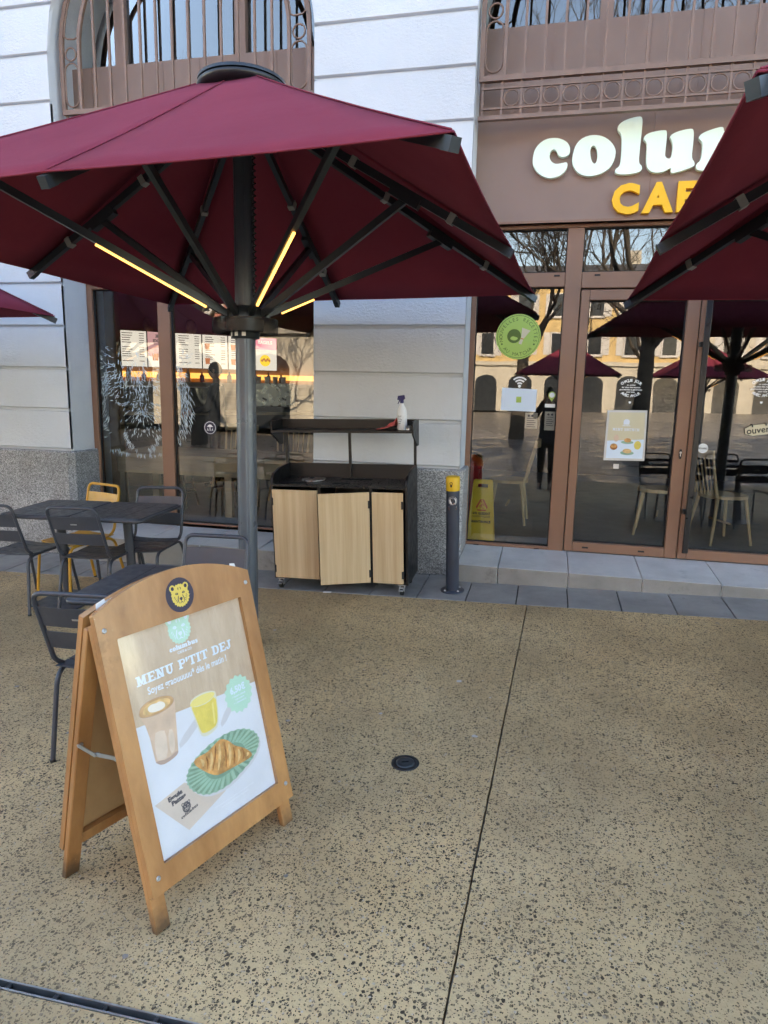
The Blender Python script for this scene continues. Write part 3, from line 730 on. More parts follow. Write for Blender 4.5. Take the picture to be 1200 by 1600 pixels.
# ================================================================== PARASOLS
HE, HA = 2.37, 1.57      # height of the canopy edge, half side
def tips():
    T = []
    for u, v in ((1,-1),(1,0),(1,1),(0,1),(-1,1),(-1,0),(-1,-1),(0,-1)): T.append((u*HA, v*HA))
    return T
CR = 1.025                # rise of the crown above the edge
def make_parasol():
    root = empty('parasol', label='x', cat='parasol', group='maroon parasols on the terrace')
    # pole: fluted aluminium
    m = MB('pole_metal'); m.smooth = False; n = 48; V = []; zs = [-.1, 1.93, HE+0.895]
    for z in zs:
        for k in range(n):
            t = 2*math.pi*k/n; rr = .060-.002*(1 if k % 8 == 0 else 0); V.append((rr*math.cos(t), rr*math.sin(t), z))
    m.add(V, [(i*n+k, i*n+(k+1)%n, (i+1)*n+(k+1)%n, (i+1)*n+k) for i in range(2) for k in range(n)]); m.build('pole', root)
    MB('umbrella_metal').lathe([(.078,-.02),(.078,.05),(.07,.06),(.0605,.06)], 24).build('ground_sleeve', root)
    # runner
    m = MB('umbrella_metal'); m.lathe([(.063,1.93),(.085,1.935),(.085,1.975),(.11,1.985),(.115,2.10),(.09,2.12),(.063,2.12)], 28); hub = m.build('runner', root)
    m = MB('smoky_plastic'); m.lathe([(.196,1.965),(.196,2.045)], 40); m.lathe([(.192,2.045),(.12,2.047)], 40); m.build('light_shade', hub)
    for a, mt in ((-1.75,'paper'),(-1.2,'paper'),(-2.3,'paper')):
        m = MB(mt); c, s_ = math.cos(a), math.sin(a); P = Vector((c*.0865, s_*.0865, 1.955)); tq = Vector((-s_, c, 0))
        m.add([P-tq*.012+Vector((0,0,-.012)), P+tq*.012+Vector((0,0,-.012)), P+tq*.012+Vector((0,0,.012)), P-tq*.012+Vector((0,0,.012))], [(0,1,2,3)]); m.build('sticker', hub)
    # canopy panels
    T = tips(); m = MB('maroon_fabric'); m.smooth = True
    nu, nv = 8, 8
    for i in range(8):
        a, b = T[i], T[(i+1) % 8]; V = []
        for iv in range(nv+1):
            v = iv/nv
            for iu in range(nu+1):
                u = iu/nu; ex, ey = a[0]*(1-u)+b[0]*u, a[1]*(1-u)+b[1]*u
                bow = 4*u*(1-u)
                k = .10+(1-.10)*v
                x, y = ex*k*(1-.006*bow*v), ey*k*(1-.006*bow*v)
                z = HE+.03+CR*(1-k) - .012*bow*math.sin(math.pi*v*.85)*v - .05*v*(1-v)
                V.append((x, y, z))
        m.add(V, [(iv*(nu+1)+iu, iv*(nu+1)+iu+1, (iv+1)*(nu+1)+iu+1, (iv+1)*(nu+1)+iu) for iv in range(nv) for iu in range(nu)])
    can = m.build('canopy', root)
    md = can.modifiers.new('thick', 'SOLIDIFY'); md.thickness = .004
    m = MB('maroon_fabric')
    for i in range(8):
        a = T[i]; m.tube([(a[0]*k*1.0, a[1]*k, HE+.033+CR*(1-k)-.05*((k-.1)/.9)*(1-(k-.1)/.9)) for k in (.12,.3,.5,.7,.85,.995)], .0035, 4)
        b_ = T[(i+1) % 8]; m.tube([((a[0]*(1-u)+b_[0]*u)*(1-.006*4*u*(1-u)), (a[1]*(1-u)+b_[1]*u)*(1-.006*4*u*(1-u)), HE+.028-.012*4*u*(1-u)*math.sin(math.pi*.85)) for u in (0,.125,.25,.375,.5,.625,.75,.875,1)], .005, 4)
    m.build('seams', can)
    # crown
    MB('black_bar').lathe([(.0,HE+0.895),(.15,HE+0.895),(.235,HE+0.930),(.255,HE+0.950),(.255,HE+0.965),(.24,HE+0.977)], 36).build('crown_plate', root)
    MB('umbrella_metal').lathe([(.252,HE+0.978),(.25,HE+0.995),(.16,HE+1.027),(.06,HE+1.040),(0,HE+1.042)], 36).build('crown_cap', root)
    # ribs, struts, lights
    for i, (tx, ty) in enumerate(T):
        d = Vector((tx, ty, 0)); L = d.length; d.normalize()
        p0 = Vector((d.x*.09, d.y*.09, HE+0.865)); p1 = Vector((tx, ty, HE-.012))+d*.005
        rb = MB('umbrella_metal').bar(p0, p1, .034, .042).build('rib', root)
        q = p0.lerp(p1, 1.0); m = MB('umbrella_metal'); m.bar(q-(p1-p0).normalized()*.05, q+(p1-p0).normalized()*.008, .038, .046); m.build('end_cap', rb)
        tj = .60; j = p0.lerp(p1, tj)
        dirr = (p1-p0).normalized(); nrm = Vector((dirr.x*-1, dirr.y*-1, 0)).normalized()
        MB('umbrella_metal').bar(j-dirr*.09+Vector((0,0,-.028)), j+dirr*.10+Vector((0,0,-.028)), .05, .05).build('rib_joint', rb)
        for tt in (.40,.78):
            c = p0.lerp(p1, tt); MB('grey_plastic').bar(c-dirr*.018, c+dirr*.018, .046, .056).build('clip', rb)
        s0 = Vector((d.x*.105, d.y*.105, 2.07)); s1 = j+Vector((0,0,-.045))
        st = MB('umbrella_metal').bar(s0, s1, .030, .040).build('strut', root)
        if i in (0, 2, 6):
            sd_ = (s1-s0).normalized(); up = Vector((0,0,1)); sidev = sd_.cross(up).normalized(); below = sd_.cross(sidev).normalized()
            if below.z > 0: below = -below
            a_, b_ = s0+sd_*.13+below*.0265, s0.lerp(s1,.26 if i == 2 else .56)+below*.0265
            MB('led_warm').bar(a_, b_, .013, .010, below).build('light_strip', st)
    # crank cord spiral
    m = MB('rubber'); P = [(.075+.012*math.cos(t*2.1), -.02+.012*math.sin(t*2.1), 2.12+t*.0115) for t in range(0, 90)]; m.tube(P, .004, 5); m.build('coiled_cable', root)
    return root
par = make_parasol()
PAR = [(-1.795,3.9,2.475-HE,-3.4,-.0257,'maroon parasol over the terrace tables, pole in full view'),
       (2.03,3.4,2.434-HE,-.8,-.045,'maroon parasol reaching in from the right edge in front of the shop sign'),
       (-5.86,3.75,2.33-HE,-2.,-.0257,'maroon parasol of which one corner shows at the left edge'),
       (.6,-11.5,-.1,4.,0.,'maroon parasol mirrored in the narrow window left of the doors'),
       (4.9,-12.2,-.1,-3.,0.,'maroon parasol far across the square mirrored in the door glass'),
       (-4.4,-11.9,-.1,2.,0.,'maroon parasol across the square left of the mirrored ones'),
       (9.2,-11.8,-.1,2.,0.,'rightmost maroon parasol across the square')]
for i, (x,y,z,rz,tl,lab) in enumerate(PAR):
    o = par if i == 0 else copy_tree(par)
    o.location = (x,y,z); o.rotation_euler = (Matrix.Rotation(R(rz),3,'Z') @ Matrix.Rotation(tl,3,'X') @ Matrix.Rotation(R(-.6) if i == 0 else 0,3,'Y')).to_euler(); o['label'] = lab

# ================================================================== TERRACE TABLES AND CHAIRS
def make_table():
    t = empty('bistro_table', label='x', cat='table', group='square charcoal bistro tables')
    a, b, r = .285, .275, .035
    outl = arc(a-r,b-r,r,0,90,5)+arc(-a+r,b-r,r,90,180,5)+arc(-a+r,-b+r,r,180,270,5)+arc(a-r,-b+r,r,270,360,5)
    m = MB('table_paint'); n = len(outl); rings = []
    for sc, z in ((.985,.716),(1.0,.721),(1.0,.735),(.985,.741),(.94,.742)):
        rings.append([(x*sc, y*sc, z) for x, y in outl])
    V = [p for rg in rings for p in rg]
    F = [(k*n+i, k*n+(i+1)%n, (k+1)*n+(i+1)%n, (k+1)*n+i) for k in range(4) for i in range(n)]+[tuple(range(n))[::-1], tuple(range(4*n,5*n))]
    m.add(V, F); m.build('table_top', t)
    m = MB('table_paint'); m.tube([(x*1.005, y*1.005, .722) for x, y in outl], .0125, 8, closed=True); m.build('rim', t)
    m = MB('rubber')
    for x, y in ((-.12,0),(.0,0),(.12,0)): m.box(x-.0015,x+.0015,-.24,.24,.7425,.7428)
    m.build('slots', t)
    m = MB('chair_paint'); m.tube([(0,0,.01),(0,0,.70)], .034, 16); m.build('column', t)
    MB('chair_paint').box(-.15,.15,-.15,.15,.699,.716,.003).build('top_bracket', t)
    MB('chair_paint').box(-.21,.21,-.21,.21,0.004,.014,.004).build('base_plate', t)
    for sx in (-1,1):
        for sy in (-1,1): MB('rubber').lathe([(.016,0),(.016,.004)], 12, (sx*.19, sy*.19, 0)).build('foot', t)
    return t
def make_chair(mat):
    t = empty('terrace_chair', label='x', cat='chair', group='slatted metal terrace chairs')
    w2, sh, r = .195, .445, .0115
    # local: faces +Y, back at -Y ; y=0 at the rear of the seat
    for s in (-1, 1):
        # rear and front legs are the two halves of one bent tube
        m = MB(mat); m.tube(bend([(s*.185,.20,sh-.022),(s*.19,.0,sh-.022),(s*.215,-.075,0.004)], .075, 5), r, 8); m.build('leg', t)
        m = MB(mat); m.tube(bend([(s*.185,.20,sh-.022),(s*.19,.40,sh-.022),(s*.213,.455,0.004)], .075, 5), r, 8); m.build('leg', t)
    P = bend([(-w2+.005,.04,sh-.005),(-w2,-.005,sh+.03),(-w2,-.10,.825),(w2,-.10,.825),(w2,-.005,sh+.03),(w2-.005,.04,sh-.005)], .055, 5)
    m = MB(mat); m.tube(P, r, 8); m.build('back_frame', t)
    def yb(z): return -.005-.095*(z-sh-.03)/(.825-sh-.03)
    for z0, z1 in ((.545,.632),(.66,.758)):
        m = MB(mat); n = 8; V = []
        for i in range(n+1):
            u = -1+2*i/n; c = -.012*(1-u*u)
            for z in (z0, z1): V += [(u*(w2-.004), yb(z)+c-.003, z), (u*(w2-.004), yb(z)+c+.003, z)]
        F = []
        for i in range(n):
            o = i*4; F += [(o,o+4,o+6,o+2),(o+1,o+3,o+7,o+5),(o+2,o+6,o+7,o+3),(o,o+1,o+5,o+4)]
        m.add(V, F); sl = m.build('back_slat', t)
        if z0 > .6: MB('galvanised').add([(-.025,yb(.705)-.0165,.699),(.025,yb(.705)-.0165,.699),(.025,yb(.712)-.0165,.708),(-.025,yb(.712)-.0165,.708)], [(0,1,2,3)]).build('maker_plate', sl)
    # seat of four curved slats
    for k in range(4):
        y0 = .0+.098*k; y1 = y0+.088; m = MB(mat); V = []; n = 8
        for i in range(n+1):
            u = -1+2*i/n; dz = -.010*(1-u*u)
            for y in (y0, y1):
                zz = sh+dz-.012*math.sin(math.pi*min(1,max(0,y/.39)))+(-.014*((y-.33)/.06)**2 if y > .33 else 0)
                V += [(u*.197, y, zz), (u*.197, y, zz-.005)]
        F = []
        for i in range(n):
            o = i*4; F += [(o,o+2,o+6,o+4),(o+1,o+5,o+7,o+3),(o,o+4,o+5,o+1),(o+2,o+3,o+7,o+6)]
        F += [(0,1,3,2),(n*4,n*4+2,n*4+3,n*4+1)]
        m.add(V, F); m.build('seat_slat', t)
    for s in (-1,1): MB('rubber').lathe([(.013,0),(.013,.012)], 8, (s*.215,-.075,0)).build('foot_cap', t); MB('rubber').lathe([(.013,0),(.013,.012)], 8, (s*.213,.455,0)).build('foot_cap', t)
    return t
tb = make_table()
TABLES = [(-3.545,4.42,0,'left of the two charcoal tables pushed together in front of the shop window'),
          (-2.965,4.42,0,'right of the two charcoal tables pushed together in front of the shop window'),
          (-1.805,2.905,2,'charcoal bistro table half hidden behind the wooden menu board'),
          (1.62,2.95,6,'charcoal table under the right parasol mirrored in the door glass'),
          (2.38,2.95,-8,'charcoal table right of the one mirrored in the door glass')]
for i, (x,y,a,lab) in enumerate(TABLES):
    o = tb if i == 0 else copy_tree(tb)
    o.location = (x,y,glevel(x,y)); o.rotation_euler = slope_rot(R(a)); o['label'] = lab
ch = make_chair('chair_paint'); chy = make_chair('yellow_paint')
CHAIRS = [(-3.15,4.15,2,0,'charcoal chair with its back to us, second from the left at the far tables'),
          (-3.815,4.15,-3,0,'charcoal chair cut by the left edge of the picture'),
          (-2.955,4.79,184,0,'blue grey chair facing us right of the yellow chair'),
          (-3.55,4.86,162,1,'mustard yellow metal chair behind the far tables'),
          (-1.765,3.40,179,0,'grey chair back half hidden behind the parasol pole'),
          (-1.905,2.545,3,0,'nearest charcoal chair, back cut off by the wooden menu board'),
          (1.48,2.42,-5,0,'charcoal chair mirrored low in the left door leaf'),
          (1.66,3.42,176,0,'charcoal chair at the far side of the mirrored table'),
          (2.30,2.42,8,0,'charcoal chair mirrored low in the right door leaf'),
          (2.42,3.44,172,0,'charcoal chair at the far side of the rightmost table')]
used = [False, False]
for (x,y,a,k,lab) in CHAIRS:
    src = (ch, chy)[k]; o = src if not used[k] else copy_tree(src); used[k] = True
    o.location = (x,y,glevel(x,y)); o.rotation_euler = slope_rot(R(a)); o['label'] = lab

# ================================================================== WASTE CABINET
cx0 = empty('waste_cabinet', (-1.52,5.22,glevel(-1.52,5.22)), slope_rot(0), 'black waste cabinet on castors with three pale oak doors and a raised shelf', 'cabinet')
W2, y0, y1, zb, zt = .547, -.20, .20, .085, .855
m = MB('black_laminate'); m.box(-W2,-W2+.018,y0,y1,zb,.835); sp = m.build('side_panel', cx0)
def side(s):
    P = [(y0,.80),(y0,.875),(y0+.012,.905),(y0+.05,.935),(y0+.19,.965),(y1,.975),(y1,.80)]
    mm = MB('black_laminate'); mm.prism([(y,z) for y,z in [(y0,zb)]+P[1:]+[(y1,zb)]], s*(W2+.004), s*(W2-.014), 'yz'); return mm
bpy.data.objects.remove(sp)
side(-1).build('side_panel', cx0); side(1).build('side_panel', cx0)
m = MB('black_laminate'); m.box(-W2+.015,W2-.015,y1-.018,y1,zb,.972); m.build('back_panel', cx0)
m = MB('black_laminate'); m.box(-W2+.015,W2-.015,y0+.004,y1-.02,zb,zb+.02); m.build('floor_panel', cx0)
# counter with openings
m = MB('counter_black'); m.box(-W2+.015,W2-.015,y0+.001,y1-.019,.838,.856); ctr = m.build('counter', cx0)
m = MB('steel'); m.lathe([(.078,.857),(.098,.859),(.10,.863),(.097,.866),(.075,.861)], 32, (-.27,.03,0)); m.build('ring', ctr)
for (x,y,rx,ry) in ((-.35,-.115,.075,.04),(.0,-.10,.075,.04)):
    MB('void_black').add([(x+rx*math.cos(R(a)), y+ry*math.sin(R(a)), .8566) for a in range(0,360,15)], [tuple(range(24))]).build('hole', ctr)
MB('void_black').add([(-.27+.07*math.cos(R(a)), .03+.07*math.sin(R(a)), .8572) for a in range(0,360,15)], [tuple(range(24))]).build('hole', ctr)
MB('void_black').add([(-.06,.07,.8566),(.20,.07,.8566),(.20,.14,.8566),(-.06,.14,.8566)], [(0,1,2,3)]).build('hole', ctr)
for x in (-.155,.262): MB('black_laminate').box(x-.014,x+.014,y0+.004,y1-.02,zb+.021,.837).build('divider', cx0)
def cdoor(x0, x1, hinge, ang, label=None):
    # hinge at x1 (right) or x0
    w_ = x1-x0; m = MB('pale_oak')
    hx = x1 if hinge > 0 else x0
    Tm = Matrix.Translation((hx, y0, 0)) @ Matrix.Rotation(R(ang),4,'Z') @ Matrix.Translation((-hx, -y0, 0))
    m.T = Tm; m.box(x0,x1,y0-.019,y0-.001,zb+.012,.815,.0015); d = m.build('door', cx0)
    if label: d['label'] = label
    for z in (.17,.72):
        k = MB('rubber'); k.T = Tm
        k.box((x1-.012) if hinge > 0 else x0-.004,(x1+.006) if hinge > 0 else x0+.008,y0-.0225,y0-.016,z-.03,z+.03); k.build('hinge', d)
cdoor(-.535,-.163,-1,0); cdoor(-.14,.25,1,21,'middle door standing ajar'); cdoor(.276,.517,1,0)
for x in (-.545,.0,.54): MB('black_laminate').box(x-.010,x+.010,y1-.04,y1-.02,.857,1.245).build('post', cx0)
m = MB('black_laminate'); m.box(-.585,.552,-.03,y1,1.245,1.262); sh_ = m.build('shelf', cx0)
m = MB('black_laminate'); m.box(-.585,.552,y1-.012,y1,1.2625,1.335); m.build('shelf_rim', sh_)
for x in (-.598,.5525):
    m = MB('black_laminate'); m.prism([(-.03,1.235),(-.03,1.32),(-.02,1.335),(y1,1.335),(y1,1.13),(y1-.06,1.13)], x, x+.012, 'yz'); m.build('shelf_end', sh_)
for x in (-.50,.50):
    for y in (-.178,.14):
        c = MB('rubber'); c.tube([(x-.012,y-.012,.034),(x+.012,y-.012,.034)], .034, 16); cw = c.build('castor_wheel', cx0)
        k = MB('galvanised'); k.box(x-.03,x+.03,y-.02,y+.035,.078,.085); k.prism([(y-.02,.03),(y-.005,.078),(y+.03,.078),(y,.03)], x-.02, x-.015, 'yz'); k.prism([(y-.02,.03),(y-.005,.078),(y+.03,.078),(y,.03)], x+.015, x+.02, 'yz')
        k.box(x-.018,x+.018,y-.062,y-.03,.045,.051); k.box(x-.018,x+.018,y-.035,y-.03,.045,.07); k.build('castor_fork', cw)
def on_cab(name, lx, ly, lz, label, cat):
    o = empty(name, wm(cx0) @ Vector((lx,ly,lz)), slope_rot(0), label, cat); return o
b = on_cab('spray_bottle', .455, .08, 1.263, 'white spray bottle with blue trigger on the cabinet shelf', 'spray bottle')
MB('bottle_white').lathe([(.001,0),(.036,0),(.039,.006),(.039,.13),(.034,.16),(.016,.19),(.0135,.205)], 24).build('body', b)
m = MB('print_dark')
for i in range(5): m.add([(-.022,-.0393-.0001,.05+i*.014),(-.022+.018+.006*(i%3),-.0398,.05+i*.014),(-.022+.018+.006*(i%3),-.0398,.054+i*.014),(-.022,-.0394,.054+i*.014)], [(0,1,2,3)])
m.build('print', b)
m = MB('bottle_blue'); m.lathe([(.015,.205),(.015,.225),(.011,.228)], 14); m.prism([(-.035,.232),(-.03,.262),(.02,.268),(.026,.24),(.012,.228),(-.012,.228)], -.009, .009, 'xz')
m.T = None; m.prism([(-.02,.232),(-.034,.20),(-.029,.198),(-.012,.23)], -.006, .006, 'xz'); m.build('trigger', b)
b = on_cab('cleaning_cloth', .34, .08, 1.263, 'pink cleaning cloth crumpled beside the spray bottle', 'cloth')
m = MB('pink_cloth'); m.smooth = True; n = 14; V = []
for j in range(n+1):
    for i in range(n+1):
        u, v = i/n*2-1, j/n*2-1
        hgt = max(0, (.5+u*.5))**1.6*.085*(1-.6*abs(v)) + .006*math.sin(7*u+3*v)*math.cos(5*v)+.004
        V.append((u*.075+.01*v, v*.055-.012*u, max(.001, hgt)))
m.add(V, [(j*(n+1)+i, j*(n+1)+i+1, (j+1)*(n+1)+i+1, (j+1)*(n+1)+i) for j in range(n) for i in range(n)]); c = m.build('cloth', b); c.modifiers.new('t','SOLIDIFY').thickness = .003
b = on_cab('metal_tin', .51, .06, 1.263, 'small grey tin at the end of the cabinet shelf', 'tin')
MB('galvanised').lathe([(.024,0),(.024,.03),(.02,.031),(0,.031)], 18).build('tin', b)
x, y = -1.62, 4.98
tag(MB('paper').box(-.03,.035,-.012,.012,0,.004).build('paper_scrap'), 'scrap of white paper on the ground below the open cabinet door', 'litter')
o = bpy.data.objects['paper_scrap']; o.location = (x,y,glevel(x,y)+.002); o.rotation_euler = slope_rot(R(8))

# ================================================================== CIGARETTE BIN POST
bp = empty('cigarette_bin', (-.652,5.21,glevel(-.652,5.21)+.002), slope_rot(0), 'dark blue round post with yellow cap bolted beside the granite pier', 'cigarette bin')
MB('bollard_blue').lathe([(.0515,.012),(.0515,.81)], 32).build('tube', bp)
MB('bollard_blue').lathe([(.001,0),(.094,0),(.094,.008),(.09,.011),(.052,.0115)], 36).build('base_plate', bp)
cp = MB('bollard_yellow').lathe([(.0535,.808),(.0535,.905),(.050,.915),(.038,.92),(0,.922)], 32).build('cap', bp)
for a in (45,135,225,315): MB('steel').lathe([(.008,.0112),(.008,.018),(.004,.021)], 6, (.073*math.cos(R(a)), .073*math.sin(R(a)), 0)).build('bolt', bp)
def wrap(mb, pts, r, a0, zc):          # flat print wrapped round the post; x along the arc
    mb.add([(r*math.sin(a0+x/r), -r*math.cos(a0+x/r), zc+z) for x, z in pts], [tuple(range(len(pts)))])
A0 = .12
m = MB('sign_black'); wrap(m, arc(0,0,.0125,0,345,16), .0539, A0-.25, .868); wrap(m, [(-.006,-.028),(.006,-.028),(.008,-.008),(-.008,-.008)], .0540, A0-.25, .868); m.build('keyhole', cp)
m = MB('decal_white'); wrap(m, arc(0,0,.034,0,348,28), .0518, A0, .735); m.mat = 'print_ink'; wrap(m, arc(0,0,.031,0,348,28), .0520, A0, .735)
m.mat = 'decal_white'; wrap(m, arc(0,0,.026,0,348,28), .0522, A0, .733); m.mat = 'sign_black'
wrap(m, [(-.018,.012),(.0,.004),(.016,-.008),(.013,-.012),(-.003,-.002),(-.02,.006)], .0524, A0, .738); wrap(m, [(-.014,.016),(-.006,.015),(-.004,.004),(-.012,.004)], .0525, A0, .738)
m.mat = 'print_orange'; wrap(m, [(-.012,-.026),(.012,-.026),(.012,-.02),(-.012,-.02)], .0524, A0, .735)
for z, w_ in ((.688,.030),(.678,.034),(.668,.026)):
    m.mat = 'print_orange' if z < .68 else 'decal_white'; wrap(m, [(-w_,-.0035),(w_,-.0035),(w_,.0035),(-w_,.0035)], .0520, A0, z)
m.build('sticker', bp)

# ================================================================== MENU A-BOARD
def bear_face(put_poly, cx, cz, s, fur, ink, layer0=0.):
    """generic bear head: put_poly(points, layer, material)"""
    def E_(x, z, rx, rz, n=20, a0=0): return [(cx+s*(x+rx*math.cos(R(a0+360*k/n))), cz+s*(z+rz*math.sin(R(a0+360*k/n)))) for k in range(n)]
    rr = random.Random(5)
    def fuzzy(x, z, rx, rz, n=36): return [(cx+s*(x+rx*(1+(.06 if k % 2 else -.03)+rr.uniform(-.03,.03))*math.cos(2*math.pi*k/n)), cz+s*(z+rz*(1+(.06 if k % 2 else -.03)+rr.uniform(-.03,.03))*math.sin(2*math.pi*k/n))) for k in range(n)]
    put_poly(fuzzy(-.62,.62,.27,.27,22), layer0, fur); put_poly(fuzzy(.62,.62,.27,.27,22), layer0, fur)
    put_poly(E_(-.62,.62,.14,.15), layer0+2, ink); put_poly(E_(.62,.62,.14,.15), layer0+2, ink)
    put_poly(fuzzy(0,0,.82,.84,44), layer0+1, fur)
    def C_(pts, layer, mat): put_poly([(cx+s*x, cz+s*z) for x, z in pts], layer, mat)
    for sg in (-1,1):
        C_([(sg*x, z) for x, z in ((.17,.14),(.24,.25),(.40,.26),(.47,.17),(.40,.10),(.28,.08))], layer0+2, ink)
        put_poly(E_(sg*.33,.175,.055,.05,12), layer0+3, fur); put_poly(E_(sg*.325,.175,.032,.034,10), layer0+4, ink)
        C_([(sg*x, z) for x, z in ((.16,.06),(.26,-.06),(.34,-.30),(.28,-.52),(.16,-.64),(.24,-.50),(.26,-.30),(.20,-.12))], layer0+2, ink)
        for k in range(4):
            z = -.05-.13*k; x = .60-.06*k
            C_([(sg*(x-.10), z+.03), (sg*(x-.03), z+.05), (sg*(x+.08), z-.10), (sg*(x-.04), z-.02)], layer0+2, ink)
        C_([(sg*.05,.66),(sg*.16,.56),(sg*.13,.38),(sg*.08,.50)], layer0+2, ink)
    C_([(-.15,-.22),(-.09,-.15),(.09,-.15),(.15,-.22),(.10,-.33),(.03,-.38),(-.03,-.38),(-.10,-.33)], layer0+3, ink)
    C_([(-.018,-.37),(.018,-.37),(.018,-.48),(.15,-.55),(.13,-.60),(0,-.53),(-.13,-.60),(-.15,-.55),(-.018,-.48)], layer0+3.5, ink)

AB_T = Vector((-1.0266, 2.0034, .2455)); AB_Z, AB_TILT = R(70.96), R(-14.31)
ab_root_loc = Vector((-1.17, 1.99, glevel(-1.17,1.99)))
ab = empty('menu_board', ab_root_loc, (0,0,AB_Z), 'wooden A-frame menu board with a breakfast poster and arched top', 'menu board')
Q = (Matrix.Translation(ab_root_loc) @ Matrix.Rotation(AB_Z,4,'Z')).inverted() @ (Matrix.Translation(AB_T) @ Matrix.Rotation(AB_Z,4,'Z') @ Matrix.Rotation(AB_TILT,4,'X'))
HX, ZB, ZS, ZA = .338, -.082, .832, .912
def arch_outline():
    P = [(-HX, ZB), (HX, ZB), (HX, ZS)]
    for i in range(1, 24):
        x = HX-2*HX*i/24; P.append((x, ZS+(ZA-ZS)*(1-(x/HX)**2)))
    return P+[(-HX, ZS)]
def arch_frame(T, back=False):
    # front face with a rectangular opening
    ox, oz0, oz1 = .274, 0., .74
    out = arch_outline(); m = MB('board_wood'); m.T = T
    y0, y1 = -.011, .011
    loops = [out, [(-ox,oz0),(ox,oz0),(ox,oz1),(-ox,oz1)]]
    V, F = shape_geo(loops, extrude=.011, bevel=.0)
    m.add([(v[0], -v[2] if not back else v[2], v[1]) for v in V], F)
    return m
m = arch_frame(Q); fr = m.build('front_frame', ab); fr.modifiers.new('b','BEVEL').width = .004; fr.modifiers['b'].limit_method = 'ANGLE'; fr.modifiers['b'].angle_limit = R(50); fr.modifiers['b'].segments = 2
def leg(T, x0, x1, y0, y1, z0, z1):
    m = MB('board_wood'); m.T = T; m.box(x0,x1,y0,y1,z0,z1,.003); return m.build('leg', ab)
leg(Q, -HX+.002, -HX+.058, .0125, .036, -.205, .80); leg(Q, HX-.058, HX-.002, .0125, .036, -.196, .80)
for z in (-.05, .78):
    m = MB('board_wood'); m.T = Q; m.box(-HX+.06,HX-.06,.0125,.032,z-.025,z+.02); m.build('cross_rail', ab)
m = MB('board_back'); m.T = Q; m.box(-.285,.285,.0125,.0165,-.02,.75); m.build('back_board', ab)
for x, z in ((-.312,.777),(.313,.788),(-.306,-.03),(.311,-.018)):
    m = MB('galvanised'); m.T = Q @ Matrix.Translation((x,-.0112,z)) @ Matrix.Rotation(R(90),4,'X'); m.lathe([(.0085,0),(.0075,.003),(.003,.0035),(.0025,.0015),(0,.0015)], 16); m.build('screw', fr)
# rear panel
rear_tilt = R(12.6)
PH = Q @ Vector((0,.05,.84))
TR = Matrix.Translation(PH) @ Matrix.Rotation(rear_tilt,4,'X') @ Matrix.Rotation(R(180),4,'Z') @ Matrix.Translation((0,0,-.84))
m = arch_frame(TR); rf = m.build('rear_frame', ab)
leg(TR, -HX+.002, -HX+.058, .0125, .036, -.235, .80); leg(TR, HX-.058, HX-.002, .0125, .036, -.235, .80)
for z in (-.05, .78):
    m = MB('board_wood'); m.T = TR; m.box(-HX+.06,HX-.06,.0125,.032,z-.025,z+.02); m.build('cross_rail', ab)
m = MB('board_back'); m.T = TR; m.box(-.285,.285,.0125,.0165,-.02,.75); m.build('back_board', ab)
# folding stays on both sides
for sx in (-1, 1):
    p = Q @ Vector((sx*.328,.038,.37)); q = TR @ Vector((-sx*.328,.038,.37)); mid = p.lerp(q,.55)+Vector((0,0,-.012))
    m = MB('galvanised'); m.bar(p, mid, .004, .013); m.bar(mid+Vector((sx*.005,0,0)), q+Vector((sx*.005,0,0)), .004, .013)
    for c in (p, mid, q): m.tube([c-Vector((.008,0,0)), c+Vector((.009,0,0))], .006, 8)
    m.build('stay', ab)
for x in (-.25,.25):
    p = Q @ Vector((x,.02,.835)); m = MB('galvanised'); m.T = Matrix.Translation(p); m.box(-.03,.03,-.006,.022,-.004,.003); m.build('hinge', ab)
for k in range(5):
    m = MB('paper'); m.T = Q; x = -.315+.03*k
    if k < 4: m.add([(x,.014+.006*k,.80),(x+.05,.016+.006*k,.815),(x+.048,.022+.006*k,.872-.004*k),(x+.012,.018+.006*k,.862)], [(0,1,2,3)])
    else: m.add([(.27,.016,.83),(.31,.016,.83),(.305,.02,.868),(.28,.02,.872)], [(0,1,2,3)])
    m.build('paper_wad', ab)

# printed poster: one flat sheet, layers a fraction of a millimetre apart
po = MB('print_wood'); PY = .0045
def PM(layer): return lambda x, z, y=0.: Q @ Vector((x, PY-.00018*layer, z))
def pp(pts, layer, mat, smooth=0):
    po.mat = mat; po.poly(chaikin(pts, smooth) if smooth else pts, PM(layer))
# board planks of the printed wall
for k in range(5):
    x0 = -.278+k*.1112; pp([(x0+.0004,.40),(x0+.1106,.40),(x0+.1106,.745),(x0+.0004,.745)], 0, 'print_wood')
po.mat = 'print_latte'; po.poly([(-.279,-.004),(.279,-.004),(.279,.746),(-.279,.746)], PM(-1))
pp([(-.278,.4444),(.278,.4065),(.278,-.003),(-.278,-.003)], 1, 'print_table')
for pts in ([(-.12,.335),(.0,.40),(.01,.375),(-.115,.305)], [(.07,.33),(.16,.40),(.17,.375),(.075,.30)]): pp(pts, 2, 'print_shadow', 1)
latte = [(-0.2457,0.4808),(-0.2365,0.4971),(-0.2004,0.5119),(-0.1471,0.5095),(-0.1068,0.4927),(-0.099,0.4747),(-0.1092,0.418),(-0.1253,0.3129),(-0.1296,0.3009),(-0.1592,0.2914),(-0.198,0.2904),(-0.2179,0.3074),(-0.2201,0.3198),(-0.2236,0.4203)]
pp(latte, 3, 'print_latte', 1)
pp([(-0.2192,0.3126),(-0.1735,0.3003),(-0.1253,0.3129),(-0.1301,0.2988),(-0.1592,0.2914),(-0.198,0.2904),(-0.2182,0.3062)], 4, 'print_glass', 1)
